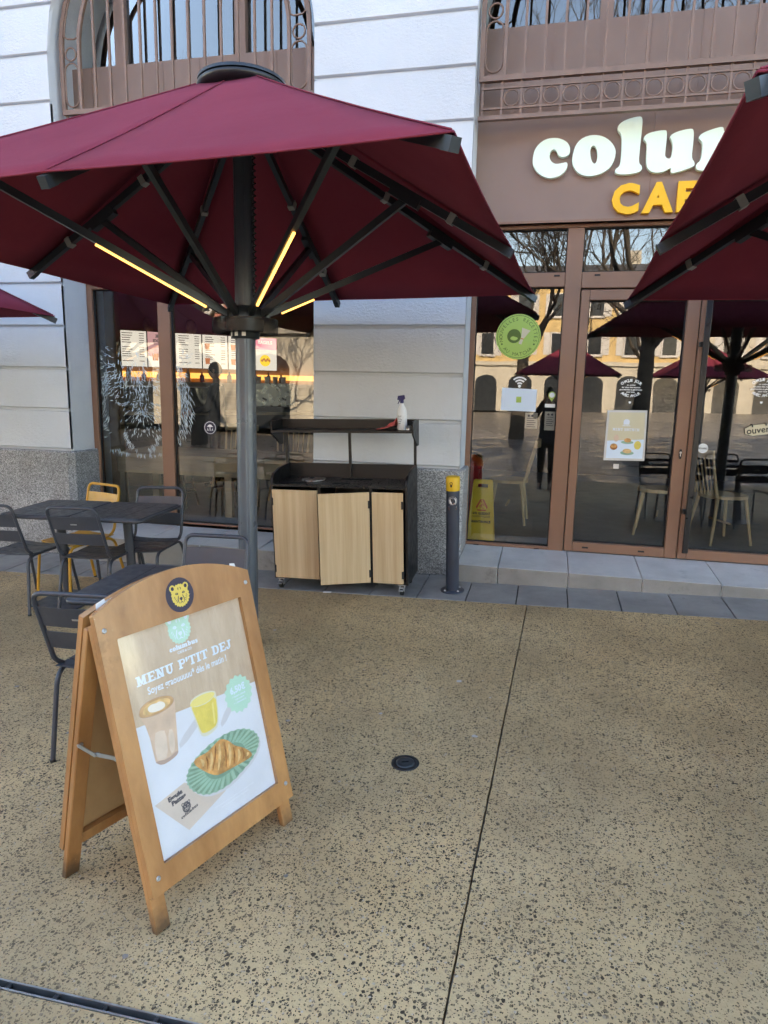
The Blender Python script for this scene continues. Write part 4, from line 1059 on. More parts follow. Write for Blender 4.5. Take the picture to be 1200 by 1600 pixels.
pp([(-0.2052,0.3989),(-0.1803,0.4017),(-0.1581,0.3922),(-0.1689,0.3074),(-0.199,0.3077),(-0.2153,0.3175)], 4, 'print_facet', 1)
pp([(-.150,.392),(-.128,.385),(-.136,.316),(-.160,.308)], 4, 'print_facet', 1)
coffee = [(-0.2434,0.4821),(-0.2322,0.4998),(-0.1956,0.5101),(-0.1424,0.5064),(-0.107,0.4919),(-0.1016,0.4734),(-0.1266,0.46),(-0.1774,0.4552),(-0.2236,0.4619),(-0.2422,0.4705)]
pp([(x*1.02+.0035, z+(z-.482)*.06) for x, z in coffee], 4, 'print_glass', 2); pp(coffee, 5, 'print_coffee', 2)
pp([(-.172+(x+.172)*.8, .482+(z-.482)*.74) for x, z in coffee], 6, 'print_crust3', 2)
pp([(-0.2119,0.4872),(-0.1939,0.4958),(-0.1709,0.4913),(-0.1619,0.4946),(-0.1425,0.4847),(-0.1397,0.4698),(-0.1589,0.4637),(-0.2009,0.4684)], 7, 'print_foam', 1)
pp([(-0.0447,0.4369),(-0.0297,0.4526),(0.0206,0.4575),(0.0684,0.4469),(0.0795,0.4353),(0.0715,0.3637),(0.0592,0.319),(0.03,0.3067),(-0.0083,0.3047),(-0.0255,0.3209),(-0.035,0.3876)], 3, 'print_pale', 1)
pp([(-0.0400,0.4300),(-.022,.418),(0.034,.413),(.0742,.428),(.0675,.3637),(.055,.326),(.028,.318),(-.006,.318),(-.020,.327),(-.031,.3876)], 4, 'print_juice', 1)
pp([(-0.0425,0.4361),(-0.0248,0.4483),(0.0251,0.451),(0.0672,0.4424),(0.0735,0.4301),(0.0343,0.4156),(-0.0202,0.4201),(-0.0421,0.4287)], 5, 'print_juicetop', 2)
pp([(.050,.405),(.058,.41),(.050,.335),(.042,.33)], 5, 'print_juicetop')
# fluted plate, napkin, croissant
pp([(-0.2555,0.1809),(-0.1297,0.1981),(0.0347,0.0893),(-0.148,0.0415)], 3, 'print_napkin')
plate = [(-0.1176,0.2109),(-0.092,0.2411),(-0.0444,0.2619),(0.0285,0.2778),(0.1008,0.2788),(0.1656,0.265),(0.2149,0.2377),(0.2374,0.2017),(0.2292,0.1736),(0.1945,0.1421),(0.1387,0.1216),(0.0647,0.1018),(-0.0006,0.1022),(-0.059,0.1174),(-0.0986,0.1496),(-0.119,0.1834)]
pp([(x+.006, z-.010) for x, z in plate], 4, 'print_shadow', 2)
ps = chaikin(plate, 2); pcx, pcz = .06, .19
scal = []
for i, (x, z) in enumerate(ps): kk = 1.0+(.022 if i % 2 else -.012); scal.append((pcx+(x-pcx)*kk, pcz+(z-pcz)*kk))
pp(scal, 5, 'print_plate')
for i in range(0, len(ps), 2):
    a, b_ = ps[i], ps[(i+1) % len(ps)]
    f = lambda p, k: (pcx+(p[0]-pcx)*k, pcz+(p[1]-pcz)*k)
    pp([f(a,.52), f(a,.97), f(b_,.97)], 6, 'print_plate2'); pp([f(b_,.55), f(b_,.96), f(ps[(i+2) % len(ps)],.965)], 6, 'print_plate3') if i % 4 == 0 else None
pp([f(p,.56) for p in ps], 7, 'print_plate2')
cro = [(-0.0781,0.2488),(-0.0527,0.2537),(-0.0104,0.2512),(0.0318,0.2665),(0.0592,0.2718),(0.0924,0.2487),(0.1116,0.2209),(0.1533,0.1972),(0.1914,0.1566),(0.1741,0.1463),(0.1254,0.1484),(0.0653,0.1516),(0.0137,0.1541),(-0.0187,0.1748),(-0.0432,0.1987),(-0.0714,0.229)]
pp(cro, 8, 'print_crust', 2)
for k, (a, b_, mt) in enumerate((((-.045,.247),(-.042,.207),'print_crust3'),((-.021,.246),(-.0268,.1908),'print_crust2'),((.004,.250),(-.016,.180),'print_crust3'),((.0277,.2634),(-.0058,.1759),'print_crust2'),((.046,.262),(.018,.165),'print_crust3'),((.069,.26),(.0536,.1572),'print_crust2'),((.088,.245),(.072,.158),'print_crust3'),((.1056,.2236),(.0927,.1537),'print_crust2'),((.127,.207),(.115,.153),'print_crust3'),((.1464,.1977),(.1403,.1517),'print_crust2'),((.164,.178),(.160,.153),'print_crust3'))):
    wv = .0045 if mt == 'print_crust2' else .007
    mx = ((a[0]+b_[0])/2+.006, (a[1]+b_[1])/2)
    pp([(a[0]-wv*.5,a[1]-.004),(a[0]+wv*.6,a[1]-.006),(mx[0]+wv,mx[1]),(b_[0]+wv*.6,b_[1]+.006),(b_[0]-wv*.4,b_[1]+.006),(mx[0]-wv,mx[1])], 9, mt, 1)
def ptext(txt, x, z, size, mat, layer=4, bold=0., align='CENTER', rot=0., sx=1., shear=0.):
    V, F = text_geo(txt, size, bold, 0., align); c, s_ = math.cos(rot), math.sin(rot)
    po.mat = mat; M = PM(layer)
    po.add([M(x+(v[0]*sx+shear*v[1])*c-v[1]*s_, z+(v[0]*sx+shear*v[1])*s_+v[1]*c) for v in V], F)
def pword(x, z, width, mat, layer, rot=0.):
    V, F = word_geo(width/WORD_W); c, s_ = math.cos(rot), math.sin(rot); po.mat = mat; M = PM(layer)
    po.add([M(x+v[0]*c-v[1]*s_, z+v[0]*s_+v[1]*c) for v in V], F)
# slab-serif capitals drawn from strokes
def slab(ch, w_, t, sf):
    """list of quads in a box w_ x 1 ; t stem, sf serif height"""
    def q(x0,z0,x1,z1): return [(x0,z0),(x1,z0),(x1,z1),(x0,z1)]
    S = lambda xc, z: q(xc-t*.95, z, xc+t*.95, z+sf)
    L, Rr = t*.95, w_-t*.95
    if ch == 'M': return [q(L-t/2,0,L+t/2,1), q(Rr-t/2,0,Rr+t/2,1), [(L-t*.3,1),(L+t*.7,1),(w_/2+t*.35,.12),(w_/2-t*.35,.12)], [(Rr-t*.7,1),(Rr+t*.3,1),(w_/2+t*.35,.12),(w_/2-t*.35,.12)], S(L,0), S(Rr,0), q(0,1-sf,L+t*.4,1), q(Rr-t*.4,1-sf,w_,1)]
    if ch == 'E': return [q(L-t/2,0,L+t/2,1), q(0,0,w_,sf), q(0,1-sf,w_,1), q(L,.5-sf/2,w_*.8,.5+sf/2), q(w_-t*.45,0,w_,.32), q(w_-t*.45,.68,w_,1)]
    if ch == 'N': return [q(L-t*.35,0,L+t*.35,1), q(Rr-t*.35,0,Rr+t*.35,1), [(L-t*.5,1),(L+t*.7,1),(Rr+t*.3,0),(Rr-t*.8,0)], S(L,0), q(0,1-sf,L+t*.3,1), S(Rr,1-sf)]
    if ch == 'U': return [q(L-t/2,.28,L+t/2,1), q(Rr-t*.35,.28,Rr+t*.35,1), S(L,1-sf), S(Rr,1-sf), [(L-t/2,.30),(L+t/2,.30),(L+t*.7,.18),(w_*.6,.16),(Rr-t*.35,.30),(Rr+t*.35,.30),(Rr-.02,.09),(w_*.6,-.02),(w_*.4,-.02),(L-.02,.09)]]
    if ch == 'P': return [q(L-t/2,0,L+t/2,1), S(L,0), q(0,1-sf,w_*.7,1), q(L,.42,w_*.7,.42+sf), [(w_*.66,1),(w_*.9,.95),(w_,.72),(w_*.9,.47),(w_*.66,.42),(w_*.66,.55),(w_*.74,.6),(w_*.77,.71),(w_*.74,.82),(w_*.66,.87)]]
    if ch == 'T': return [q(w_/2-t/2,0,w_/2+t/2,1), S(w_/2,0), q(0,1-sf,w_,1), q(0,.68,t*.45,1), q(w_-t*.45,.68,w_,1)]
    if ch == 'I': return [q(w_/2-t/2,0,w_/2+t/2,1), S(w_/2,0), S(w_/2,1-sf)]
    if ch == 'D': return [q(L-t/2,0,L+t/2,1), q(0,0,w_*.6,sf), q(0,1-sf,w_*.6,1), [(w_*.55,1),(w_*.85,.92),(w_,.66),(w_,.34),(w_*.85,.08),(w_*.55,0),(w_*.55,sf),(w_*.66,.22),(w_*.72,.38),(w_*.72,.62),(w_*.66,.78),(w_*.55,1-sf)]]
    if ch == 'J': return [q(w_*.62-t/2,.25,w_*.62+t/2,1), q(w_*.3,1-sf,w_,1), [(w_*.62-t/2,.28),(w_*.62+t/2,.28),(w_*.6,.06),(w_*.35,-.02),(w_*.08,.04),(0,.2),(.02,.34),(w_*.28,.36),(w_*.3,.22),(w_*.4,.14)]]
    if ch == "'": return [q(0,.68,w_,1), [(0,.7),(w_,.7),(w_*.5,.5),(w_*.1,.5)]]
    if ch == 'B': return slab('P',w_,t,sf)+[q(L,0,w_*.7,sf), [(w_*.66,.5),(w_*.92,.45),(w_,.25),(w_*.92,.04),(w_*.66,0),(w_*.66,.13),(w_*.74,.25),(w_*.66,.38)]]
    if ch == 'R': return slab('P',w_,t,sf)+[[(w_*.5,.46),(w_*.75,.46),(w_,.0),(w_*.72,.0)]]
    if ch == 'C': return [[(w_,.72),(w_,.95),(w_*.5,1.02),(w_*.12,.86),(0,.5),(w_*.12,.14),(w_*.5,-.02),(w_*.9,.06),(w_,.26),(w_*.86,.26),(w_*.55,.14),(w_*.34,.3),(w_*.3,.5),(w_*.34,.72),(w_*.55,.86),(w_*.8,.72)]]
    if ch == 'H': return [q(L-t/2,0,L+t/2,1), q(Rr-t/2,0,Rr+t/2,1), q(L,.44,Rr,.58), S(L,0), S(Rr,0), S(L,1-sf), S(Rr,1-sf)]
    return []
SW_ = dict(M=1.05,E=.78,N=.95,U=.9,P=.8,T=.84,I=.44,D=.86,J=.66,B=.85,R=.9,C=.8,H=.95)
def slab_word(mb, txt, x0, z0, cap, width, mat, mapping, layer):
    ws = [(.22 if c_ == "'" else .38 if c_ == ' ' else SW_[c_]) for c_ in txt]; tot = sum(ws)+.07*(len(txt)-1); k = width/tot; x = x0
    mb.mat = mat
    for c_, w_ in zip(txt, ws):
        for i, qd in enumerate(slab(c_, w_, .235, .15)): mb.poly([(x+a*k, z0+b_*cap) for a, b_ in qd], mapping(layer+.12*i))
        x += (w_+.07)*k
slab_word(po, "MENU P'TIT DEJ", -.230, .566, .0325, .424, 'print_bluewhite', PM, 4)
ptext('Soyez graouuuuu* dès le matin !', -.018, .5285, .034, 'print_bluewhite', 4, .0006, sx=.80)
pword(-.080, .633, .125, 'print_bluewhite', 4); ptext('CAFE & CO', -.018, .6185, .0125, 'print_bluewhite', 4, .0003)
def pbear(pts, layer, mat): pp(pts, layer, mat)
bear_face(lambda p, l, mt: pp(p, l, mt), -.022, .700, .058, 'print_mint', 'print_bluewhite', 4)
# scalloped price badge
bd = [(.181+(.0665+.004*math.cos(16*t))*math.cos(t), .393+(.0665+.004*math.cos(16*t))*math.sin(t)) for t in [2*math.pi*k/96 for k in range(96)]]
pp(bd, 8, 'print_mint'); ptext('6,50€', .181, .4015, .034, 'print_bluewhite', 9, .0012, sx=.95)
for z, t_ in ((.386,'1 boisson chaude'),(.374,'+ jus orange'),(.362,'+ 1 viennoiserie')): ptext(t_, .181, z, .0098, 'print_bluewhite', 9, .0002)
ptext('Essuie', -.174, .168, .021, 'print_dark', 5, .0013, rot=R(5), sx=1.15); ptext('Pattes', -.163, .150, .021, 'print_dark', 5, .0013, rot=R(5), sx=1.15)
bear_face(lambda p, l, mt: pp(p, l, mt), -.140, .119, .021, 'print_dark', 'print_napkin', 5)
pword(-.168, .089, .075, 'print_dark', 5, R(8))
ptext('*Offre valable tous les matins, hors boissons froides', .07, .052, .0095, 'print_white', 4); ptext('dans la limite des stocks disponibles', .07, .040, .0095, 'print_white', 4)
po.build('poster', ab, recalc=False)
m = MB('clear_sheet'); m.T = Q; n = 10
m.smooth = True; m.add([(-.274+.548*i/n, .0005-.0012*math.sin(i*1.3)*math.sin(j*.9), .74*j/n) for j in range(n+1) for i in range(n+1)], [(j*(n+1)+i, j*(n+1)+i+1, (j+1)*(n+1)+i+1, (j+1)*(n+1)+i) for j in range(n) for i in range(n)]); m.build('cover_sheet', ab)
# cover sheet seams and bear badge on the arch
em = MB('print_ink'); EM = lambda layer: (lambda x, z, y=0.: Q @ Vector((x, -.0113-.0003*layer, z)))
em.poly(arc(-.002,.8165,.0605,0,354,48), EM(0))
def ebear(p, l, mt): em.mat = mt; em.poly(p, EM(l))
bear_face(ebear, -.001, .8145, .046, 'print_gold', 'print_ink', 1); em.build('badge', fr, recalc=False)

# ================================================================== PRINTS ON THE GLASS
def GM(y): return lambda layer: (lambda x, z, yy=0.: Vector((x, y-.0006*layer, z)))
DG = GM(6.0985)
def mtext(mb, txt, x, z, size, mat, mapping, bold=0., sx=1., rot=0.):
    V, F = text_geo(txt, size, bold); c, s_ = math.cos(rot), math.sin(rot); mb.mat = mat
    mb.add([mapping(x+v[0]*sx*c-v[1]*s_, z+v[0]*sx*s_+v[1]*c) for v in V], F)
def arctext(mb, txt, cx, cz, r, size, mat, mapping, a_mid, span, inward=False, bold=0.):
    n = len(txt)
    for i, c_ in enumerate(txt):
        if c_ == ' ': continue
        t = -span/2+span*(i/(n-1) if n > 1 else .5)
        a = a_mid+(t if inward else -t)
        x, z = cx+r*math.cos(R(a)), cz+r*math.sin(R(a))
        mtext(mb, c_, x, z, size, mat, mapping, bold, rot=R(a+90) if inward else R(a-90))
# bear drawn in fur strokes on the shop window
m = MB('decal_blue'); rb = random.Random(11); BM = DG(0)
def fur(cx, cz, rx, rz, a0, a1, n, ln, spread=.16, dirs=None, w_=.0032):
    for k in range(n):
        a = R(a0+(a1-a0)*rb.random()); q = 1+rb.uniform(-spread, spread); x, z = cx+rx*q*math.cos(a), cz+rz*q*math.sin(a)
        if dirs is None: d = Vector((math.cos(a)*.55+.25*rb.uniform(-1,1), math.sin(a)*.4-.55+.2*rb.uniform(-1,1)))
        else: d = Vector((dirs[0]+.35*rb.uniform(-1,1), dirs[1]+.35*rb.uniform(-1,1)))
        d.normalize(); L = ln*rb.uniform(.6,1.25); p = Vector((-d.y, d.x))*w_*rb.uniform(.6,1.1)
        c = Vector((x, z)); md = c+d*L*.5+p*.6; e = c+d*L
        # keep the strokes off the mullion
        if -3.69 < x < -3.54 or x < -4.375 or -3.69 < e.x < -3.54 or e.x < -4.375: continue
        m.add([BM(*c), BM(*(md+p)), BM(*e), BM(*(md-p))], [(0,1,2,3)])
BX, BZ = -3.93, 1.56
fur(BX, 1.86, .26, .12, 0, 360, 190, .06, .9, (0,-1)); fur(BX-.28, 1.78, .15, .11, 0, 360, 110, .06, .8, (-.8,-.35)); fur(BX+.27, 1.80, .15, .10, 0, 360, 110, .06, .8, (.8,-.35))
fur(BX, 1.66, .06, .14, 0, 360, 90, .05, .9, (0,-1)); fur(BX, 1.43, .13, .11, 0, 360, 150, .045, .8); fur(BX, 1.28, .17, .18, 180, 250, 50, .05, .12); fur(BX, 1.28, .17, .18, 290, 360, 50, .05, .12)
fur(BX, 1.58, .42, .45, 150, 205, 60, .07, .10, (-.5,-.8)); fur(BX, 1.58, .50, .50, -45, 42, 210, .075, .13, (.25,-.95)); fur(BX-.38, 2.0, .12, .06, 0, 360, 45, .05, .8, (-.8,.4)); fur(BX+.40, 2.0, .1, .05, 0, 360, 36, .05, .8, (.8,.3))
for sg in (-1,1): fur(BX+sg*.19, 1.60, .075, .05, 190, 350, 22, .035, .06, (sg*.3,-.3))
fur(BX, 1.12, .32, .06, 190, 350, 60, .05, .2, (0,-.8)); fur(BX-.40, 1.30, .05, .1, 0, 360, 26, .06, .8, (-.9,-.3))
bd_ = m.build('bear_drawing', SW, world=True, recalc=False)
m = MB('print_ink'); c = (-3.183,1.345); m.poly(arc(*c,.068,0,354,40), DG(0)); m.mat = 'decal_white'
for a in range(0,360,9): m.poly([(c[0]+r_*math.cos(R(a+da)), c[1]+r_*math.sin(R(a+da))) for r_, da in ((.055,0),(.06,0),(.06,8.9),(.055,8.9))], DG(1))
m.poly([(c[0]-.032,c[1]+.008),(c[0]-.018,c[1]+.024),(c[0],c[1]+.033),(c[0]+.018,c[1]+.024),(c[0]+.032,c[1]+.008)], DG(1)); m.poly([(c[0]-.004,c[1]-.03),(c[0]+.004,c[1]-.03),(c[0]+.004,c[1]+.007),(c[0]-.004,c[1]+.007)], DG(1.5))
for sg in (-1,1):
    m.poly([(c[0]+sg*.014,c[1]-.03),(c[0]+sg*.02,c[1]-.03),(c[0]+sg*.03,c[1]-.005),(c[0]+sg*.026,c[1]-.005)], DG(1)); m.poly([(c[0]+sg*.036,c[1]-.03),(c[0]+sg*.031,c[1]-.03),(c[0]+sg*.022,c[1]-.012),(c[0]+sg*.026,c[1]-.012)], DG(1.2))
m.build('sticker', SW, world=True, recalc=False)
# green round sticker
m = MB('decal_green'); c = (-.287,2.214); m.poly(arc(*c,.188,0,356,60), DG(0)); m.mat = 'decal_darkgreen'
for a in range(0,360,6): m.poly([(c[0]+r_*math.cos(R(a+da)), c[1]+r_*math.sin(R(a+da))) for r_, da in ((.173,0),(.177,0),(.177,6),(.173,6))], DG(1))
arctext(m, 'NOUVELLES RECETTES', c[0], c[1], .132, .042, 'decal_darkgreen', DG(1), 90, 205); arctext(m, 'AU MATCHA', c[0], c[1], .160, .042, 'decal_darkgreen', DG(1), 270, 92, True)
for sg in (-1,1): m.poly(arc(c[0]+sg*.135,c[1]-.062,.008,0,340,14), DG(1))
m.poly(arc(c[0]-.035,c[1]+.005,.058,0,356,30), DG(2)); m.mat = 'decal_green'; m.poly(chaikin([(c[0]-.07,c[1]-.02),(c[0]-.03,c[1]-.035),(c[0]+.005,c[1]-.015),(c[0]-.02,c[1]+.0),(c[0]-.055,c[1]+.005)],2), DG(3))
m.mat = 'tag_cream'; m.poly([(c[0]+.005,c[1]-.055),(c[0]+.03,c[1]-.065),(c[0]+.045,c[1]-.02),(c[0]+.10,c[1]+.05),(c[0]+.03,c[1]+.075),(c[0]+.025,c[1]-.01)], DG(3)); m.mat = 'print_crust'; m.poly([(c[0]+.022,c[1]-.018),(c[0]+.046,c[1]-.024),(c[0]+.048,c[1]-.015),(c[0]+.024,c[1]-.009)], DG(4))
m.build('sticker', EN, world=True, recalc=False)
# wireless symbol, notice sheets, pin
m = MB('decal_white'); c = (-.253,1.80)
for r_ in (.028,.052,.076):
    m.poly([(c[0]+(r_+.005)*math.cos(R(a)), c[1]+(r_+.005)*math.sin(R(a))) for a in range(45,136,9)]+[(c[0]+(r_-.008)*math.cos(R(a)), c[1]+(r_-.008)*math.sin(R(a))) for a in range(135,44,-9)], DG(0))
m.poly(arc(c[0],c[1],.013,0,340,16), DG(0)); m.build('sticker', EN, world=True, recalc=False)
m = MB('print_bluewhite'); m.poly([(-.405,1.59),(-.105,1.585),(-.103,1.775),(-.400,1.785)], DG(0)); mtext(m, 'LE WIFI EST OFFERT', -.252, 1.745, .020, 'decal_blue', DG(1), .0004); mtext(m, 'BONNE CONNEXION', -.252, 1.625, .018, 'decal_blue', DG(1), .0004); m.mat = 'decal_green'; m.poly([(-.275,1.66),(-.232,1.66),(-.232,1.71),(-.275,1.71)], DG(1)); m.build('notice', EN, world=True, recalc=False)
m = MB('decal_green'); c = (.024,1.73); m.poly(arc(c[0],c[1],.030,-40,220,20)+[(c[0],c[1]-.055)], DG(0)); m.mat = 'decal_white'; m.poly(arc(c[0],c[1],.022,0,350,20), DG(1)); m.poly([(-.03,1.625),(.055,1.625),(.055,1.655),(-.03,1.655)], DG(0)); m.build('sticker', EN, world=True, recalc=False)
for x0, x1, z0, z1 in ((-.19,-.085,1.44,1.575),(-.025,.062,1.43,1.59)):
    m = MB('shutter'); m.poly([(x0,z0),(x1,z0),(x1,z1),(x0,z1)], DG(-3)); m.mat = 'print_dark'
    for i in range(5): m.poly([(x0+.015,z1-.05-.018*i),(x1-.015-.01*(i%2),z1-.05-.018*i),(x1-.015-.01*(i%2),z1-.045-.018*i),(x0+.015,z1-.045-.018*i)], DG(-2))
    m.poly(arc(x0+.03,z1-.025,.010,0,350,12), DG(-2)); m.poly(arc(x0+.06,z1-.025,.010,0,350,12), DG(-2)); m.build('notice', EN, world=True, recalc=False)
# brunch poster on the left leaf
m = MB('shutter'); m.poly([(.485,1.193),(.815,1.20),(.805,1.622),(.488,1.616)], DG(0)); m.mat = 'tag_cream'; m.poly([(.503,1.36),(.797,1.365),(.790,1.603),(.505,1.598)], DG(1)); m.mat = 'print_bluewhite'; m.poly([(.503,1.212),(.797,1.218),(.797,1.38),(.503,1.36)], DG(1.5))
slab_word(m, 'MENU BRUNCH', .54, 1.447, .022, .215, 'print_white', DG, 3); m.mat = 'print_white'
m.poly(arc(.648,1.52,.026,20,160,12)+[(.625,1.50),(.671,1.50)], DG(2)); mtext(m, 'columbus', .648, 1.487, .016, 'print_white', DG(2), .0006)
for cx_, cz_, rx_, rz_, mt in ((.665,1.352,.05,.014,'print_plate'),(.668,1.368,.028,.018,'print_crust'),(.56,1.31,.03,.026,'print_crust2'),(.56,1.32,.027,.018,'print_crust'),(.67,1.262,.055,.018,'print_plate'),(.67,1.278,.036,.02,'print_crust3'),(.75,1.33,.028,.036,'print_juice'),(.575,1.385,.02,.03,'print_latte')):
    m.mat = mt; m.poly([(cx_+rx_*math.cos(R(a)), cz_+rz_*math.sin(R(a))) for a in range(0,360,18)], DG(3+len(m.f)*.004))
m.build('poster', D1, world=True, recalc=False)
m = MB('shutter'); m.poly([(.57,1.125),(.615,1.125),(.615,1.165),(.57,1.165)], DG(0)); m.build('label', D1, world=True, recalc=False)
for dd, cx_, cz_ in ((D1,.66,1.80),(D2,1.66,1.825)):
    m = MB('decal_white'); arctext(m, 'CHAQUE JOUR', cx_, cz_-.05, .105, .030, 'decal_white', DG(0), 90, 78, False, .0012); arctext(m, 'AVEC AMOUR', cx_, cz_+.05, .122, .030, 'decal_white', DG(0), 270, 70, True, .0012)
    for i, t_ in enumerate(('on cuisine','sur place des recettes','gourmandes et généreuses','pour vous')): mtext(m, t_, cx_, cz_+.022-.019*i, .0165, 'decal_white', DG(0), .0004)
    m.poly(chaikin([(cx_-.012,cz_-.115),(cx_,cz_-.13),(cx_+.012,cz_-.115),(cx_+.006,cz_-.105),(cx_,cz_-.111),(cx_-.006,cz_-.105)],1), DG(0)); m.build('sticker', dd, world=True, recalc=False)
m = MB('decal_white'); m.poly(arc(1.262,1.325,.040,0,354,36), DG(0)); mtext(m, 'POUSSEZ', 1.262, 1.318, .018, 'sign_black', DG(1), .0005); m.build('sticker', D2, world=True, recalc=False)
tg = empty('open_tag', (1.665,6.09,1.49), (0,R(-9),0), 'small cream tag reading ouvert hung on the right door leaf', 'sign')
MB('tag_cream').prism(chaikin([(-.105,-.04),(.105,-.04),(.105,.045),(-.105,.045)],1), -.012, -.006).build('plate', tg)
m = MB('sign_black'); V, F = text_geo('ouvert', .072, .0012); m.add([(v[0], -.0126, v[1]-.022) for v in V], F); m.build('lettering', tg, recalc=False)
for sx in (-.05,.05): MB('black_bar').tube([(sx,-.014,.03),(sx,-.014,.055)], .006, 8).build('clip', tg)

# ================================================================== INSIDE THE CAFE
FL = .385
P0, P1 = Vector((-6.12,9.0,0)), Vector((-4.33,10.65,0)); dd = (P1-P0).normalized(); nn_ = Vector((dd.y,-dd.x,0)); ang = math.atan2(dd.y, dd.x)
scr = [('screen_white','white menu screen at the left end of the lit row'),('screen_mauve','mauve menu screen reading menu express'),('screen_white','white price list screen right of the mauve one'),('screen_white','white price list screen in the middle of the row'),('screen_white','menu screen with iced drinks left of the pink one'),('screen_pink','menu screen with a pink top at the right end')]
for i, (mt, lab) in enumerate(scr):
    c = P0+dd*(.2+.405*i); r_ = empty('menu_screen', (c.x,c.y,1.99), (0,0,ang), lab, 'screen', 'menu screens above the counter')
    MB('black_bar').box(-.20,.20,.002,.05,0,.52,.004).build('housing', r_)
    m = MB(mt); S = lambda layer: (lambda x, z, y=0.: Vector((x, .0015-.0008*layer, z)))
    m.poly([(-.194,.006),(.194,.006),(.194,.514),(-.194,.514)], S(0))
    rs = random.Random(i)
    if mt == 'screen_white':
        m.mat = 'screen_print'
        for k in range(13):
            z = .475-.033*k
            if k % 6 == 5: continue
            wv = .09+.07*rs.random()
            m.poly([(-.15,z),(-.15+wv,z),(-.15+wv,z+.011),(-.15,z+.011)], S(1)); m.poly([(.09,z),(.16,z),(.16,z+.010),(.09,z+.010)], S(1))
        if i >= 3:
            for cz_ in (.12,.34): m.mat = 'screen_brown'; m.poly([(-.15,cz_-.045),(-.09,cz_-.045),(-.08,cz_+.045),(-.16,cz_+.045)], S(2))
    elif mt == 'screen_mauve':
        m.mat = 'screen_print'; slab_word(m, 'MENU', -.08, .43, .05, .17, 'screen_print', S, 1)
        V, F = text_geo('EXPRESS', .062, .003); m.mat = 'screen_print'; m.add([S(1)(v[0], v[1]+.365) for v in V], F)
        m.poly([(-.11,.335),(.11,.335),(.11,.344),(-.11,.344)], S(1)); m.mat = 'screen_yellow'; m.poly(arc(.12,.24,.045,0,350,20), S(1)); m.mat = 'screen_white'; m.poly([(-.194,.006),(.194,.006),(.194,.13),(-.194,.16)], S(1))
        m.mat = 'screen_brown'; m.poly([(-.13,.10),(-.05,.10),(-.045,.20),(-.135,.20)], S(2)); m.poly(chaikin([(.0,.06),(.15,.06),(.16,.14),(.08,.19),(.0,.15)],2), S(2))
    else:
        m.mat = 'screen_white'; m.poly([(-.194,.006),(.194,.006),(.194,.33),(-.194,.33)], S(1)); m.mat = 'screen_yellow'; m.poly(arc(0,.16,.09,0,350,24), S(2)); m.mat = 'screen_brown'
        for k in range(5): m.poly(arc(-.05+.03*k,.16+.02*(k%2),.02,0,330,10), S(3))
        m.mat = 'screen_white'; V, F = text_geo('BAGELS', .07, .003); m.add([S(1)(v[0], v[1]+.42) for v in V], F)
    m.build('display', r_, recalc=False)
mid = (P0+P1)/2; r_ = empty('back_shelf', (mid.x,mid.y,FL), (0,0,ang), 'back bar with a warm lit strip below the menu screens', 'back bar')
MB('grey_oak').box(-1.7,1.9,.12,.40,0,1.40).build('cupboard', r_); MB('tan_wall').box(-1.7,2.3,.40,.46,0,2.9).build('panel', r_)
MB('shelf_glow').box(-1.7,2.1,.30,.395,1.46,1.545).build('light_strip', r_)
for z in (1.18,1.30): MB('grey_oak').box(-1.7,1.9,.05,.11,z,z+.02).build('shelf_board', r_)
for k in range(14):
    rk = random.Random(k); c = mid+dd*(-1.5+.22*k)-nn_*0.0+nn_*(-.22); h = .12+.12*rk.random()
    b = empty('syrup_bottle', (c.x,c.y,FL+1.40), (0,0,0), 'small dark bottle in the row below the menu screens', 'bottle', 'bottles on the back bar')
    MB(('bread','dark_wall','board_back','red_plastic')[k % 4]).lathe([(.035,0),(.037,.01),(.037,h*.6),(.014,h*.8),(.014,h)], 12).build('body', b)
co_ = mid+nn_*1.15; r_ = empty('service_counter', (co_.x,co_.y,FL), (0,0,ang), 'dark service counter with a glass pastry case deep inside', 'counter')
MB('dark_wall').box(-1.9,1.6,0,.6,0,.95).build('base', r_); MB('grey_oak').box(-1.95,1.65,-.03,.63,.95,.99).build('top', r_)
m = MB('glazing'); m.box(-1.8,-.2,.08,.5,.99,1.32); m.build('case_glass', r_); MB('steel').box(-1.82,-.18,.06,.52,1.321,1.335).build('case_top', r_)
for k in range(7): MB('bread').lathe([(.001,0),(.05,.01),(.055,.03),(.03,.055),(0,.06)], 12, (-1.65+.2*k,.28,1.0)).build('pastry', r_)
r_ = empty('coffee_machine', tuple(co_+dd*.75+Vector((0,0,FL+.99))-nn_*.3), (0,0,ang), 'coffee machine with stacked cups on the counter', 'coffee machine')
MB('steel').box(-.35,.35,-.2,.2,.08,.42,.01).build('body', r_); MB('black_bar').box(-.36,.36,-.25,.2,0,.075,.005).build('drip_tray', r_)
for k in range(5): MB('paper').lathe([(.03,0),(.04,.09),(.038,.09)], 12, (-.28+.13*k,0,.421)).build('cup', r_)
for k in range(2): MB('black_bar').tube([(-.15+.3*k,-.2,.2),(-.15+.3*k,-.32,.18)], .015, 8).build('handle', r_)
r_ = empty('payment_terminal', tuple(co_+dd*1.4+Vector((0,0,FL+.99))), (0,0,ang), 'payment terminal with a small blue screen on the counter', 'terminal')
MB('black_bar').prism([(-.06,0),(.06,0),(.06,.02),(-.04,.14),(-.06,.14)], -.06, .06, 'yz').build('housing', r_); MB('terminal_blue').add([(-.04,-.061,.07),(.04,-.061,.07),(.04,-.061,.12),(-.04,-.061,.12)], [(0,1,2,3)]).build('screen', r_)
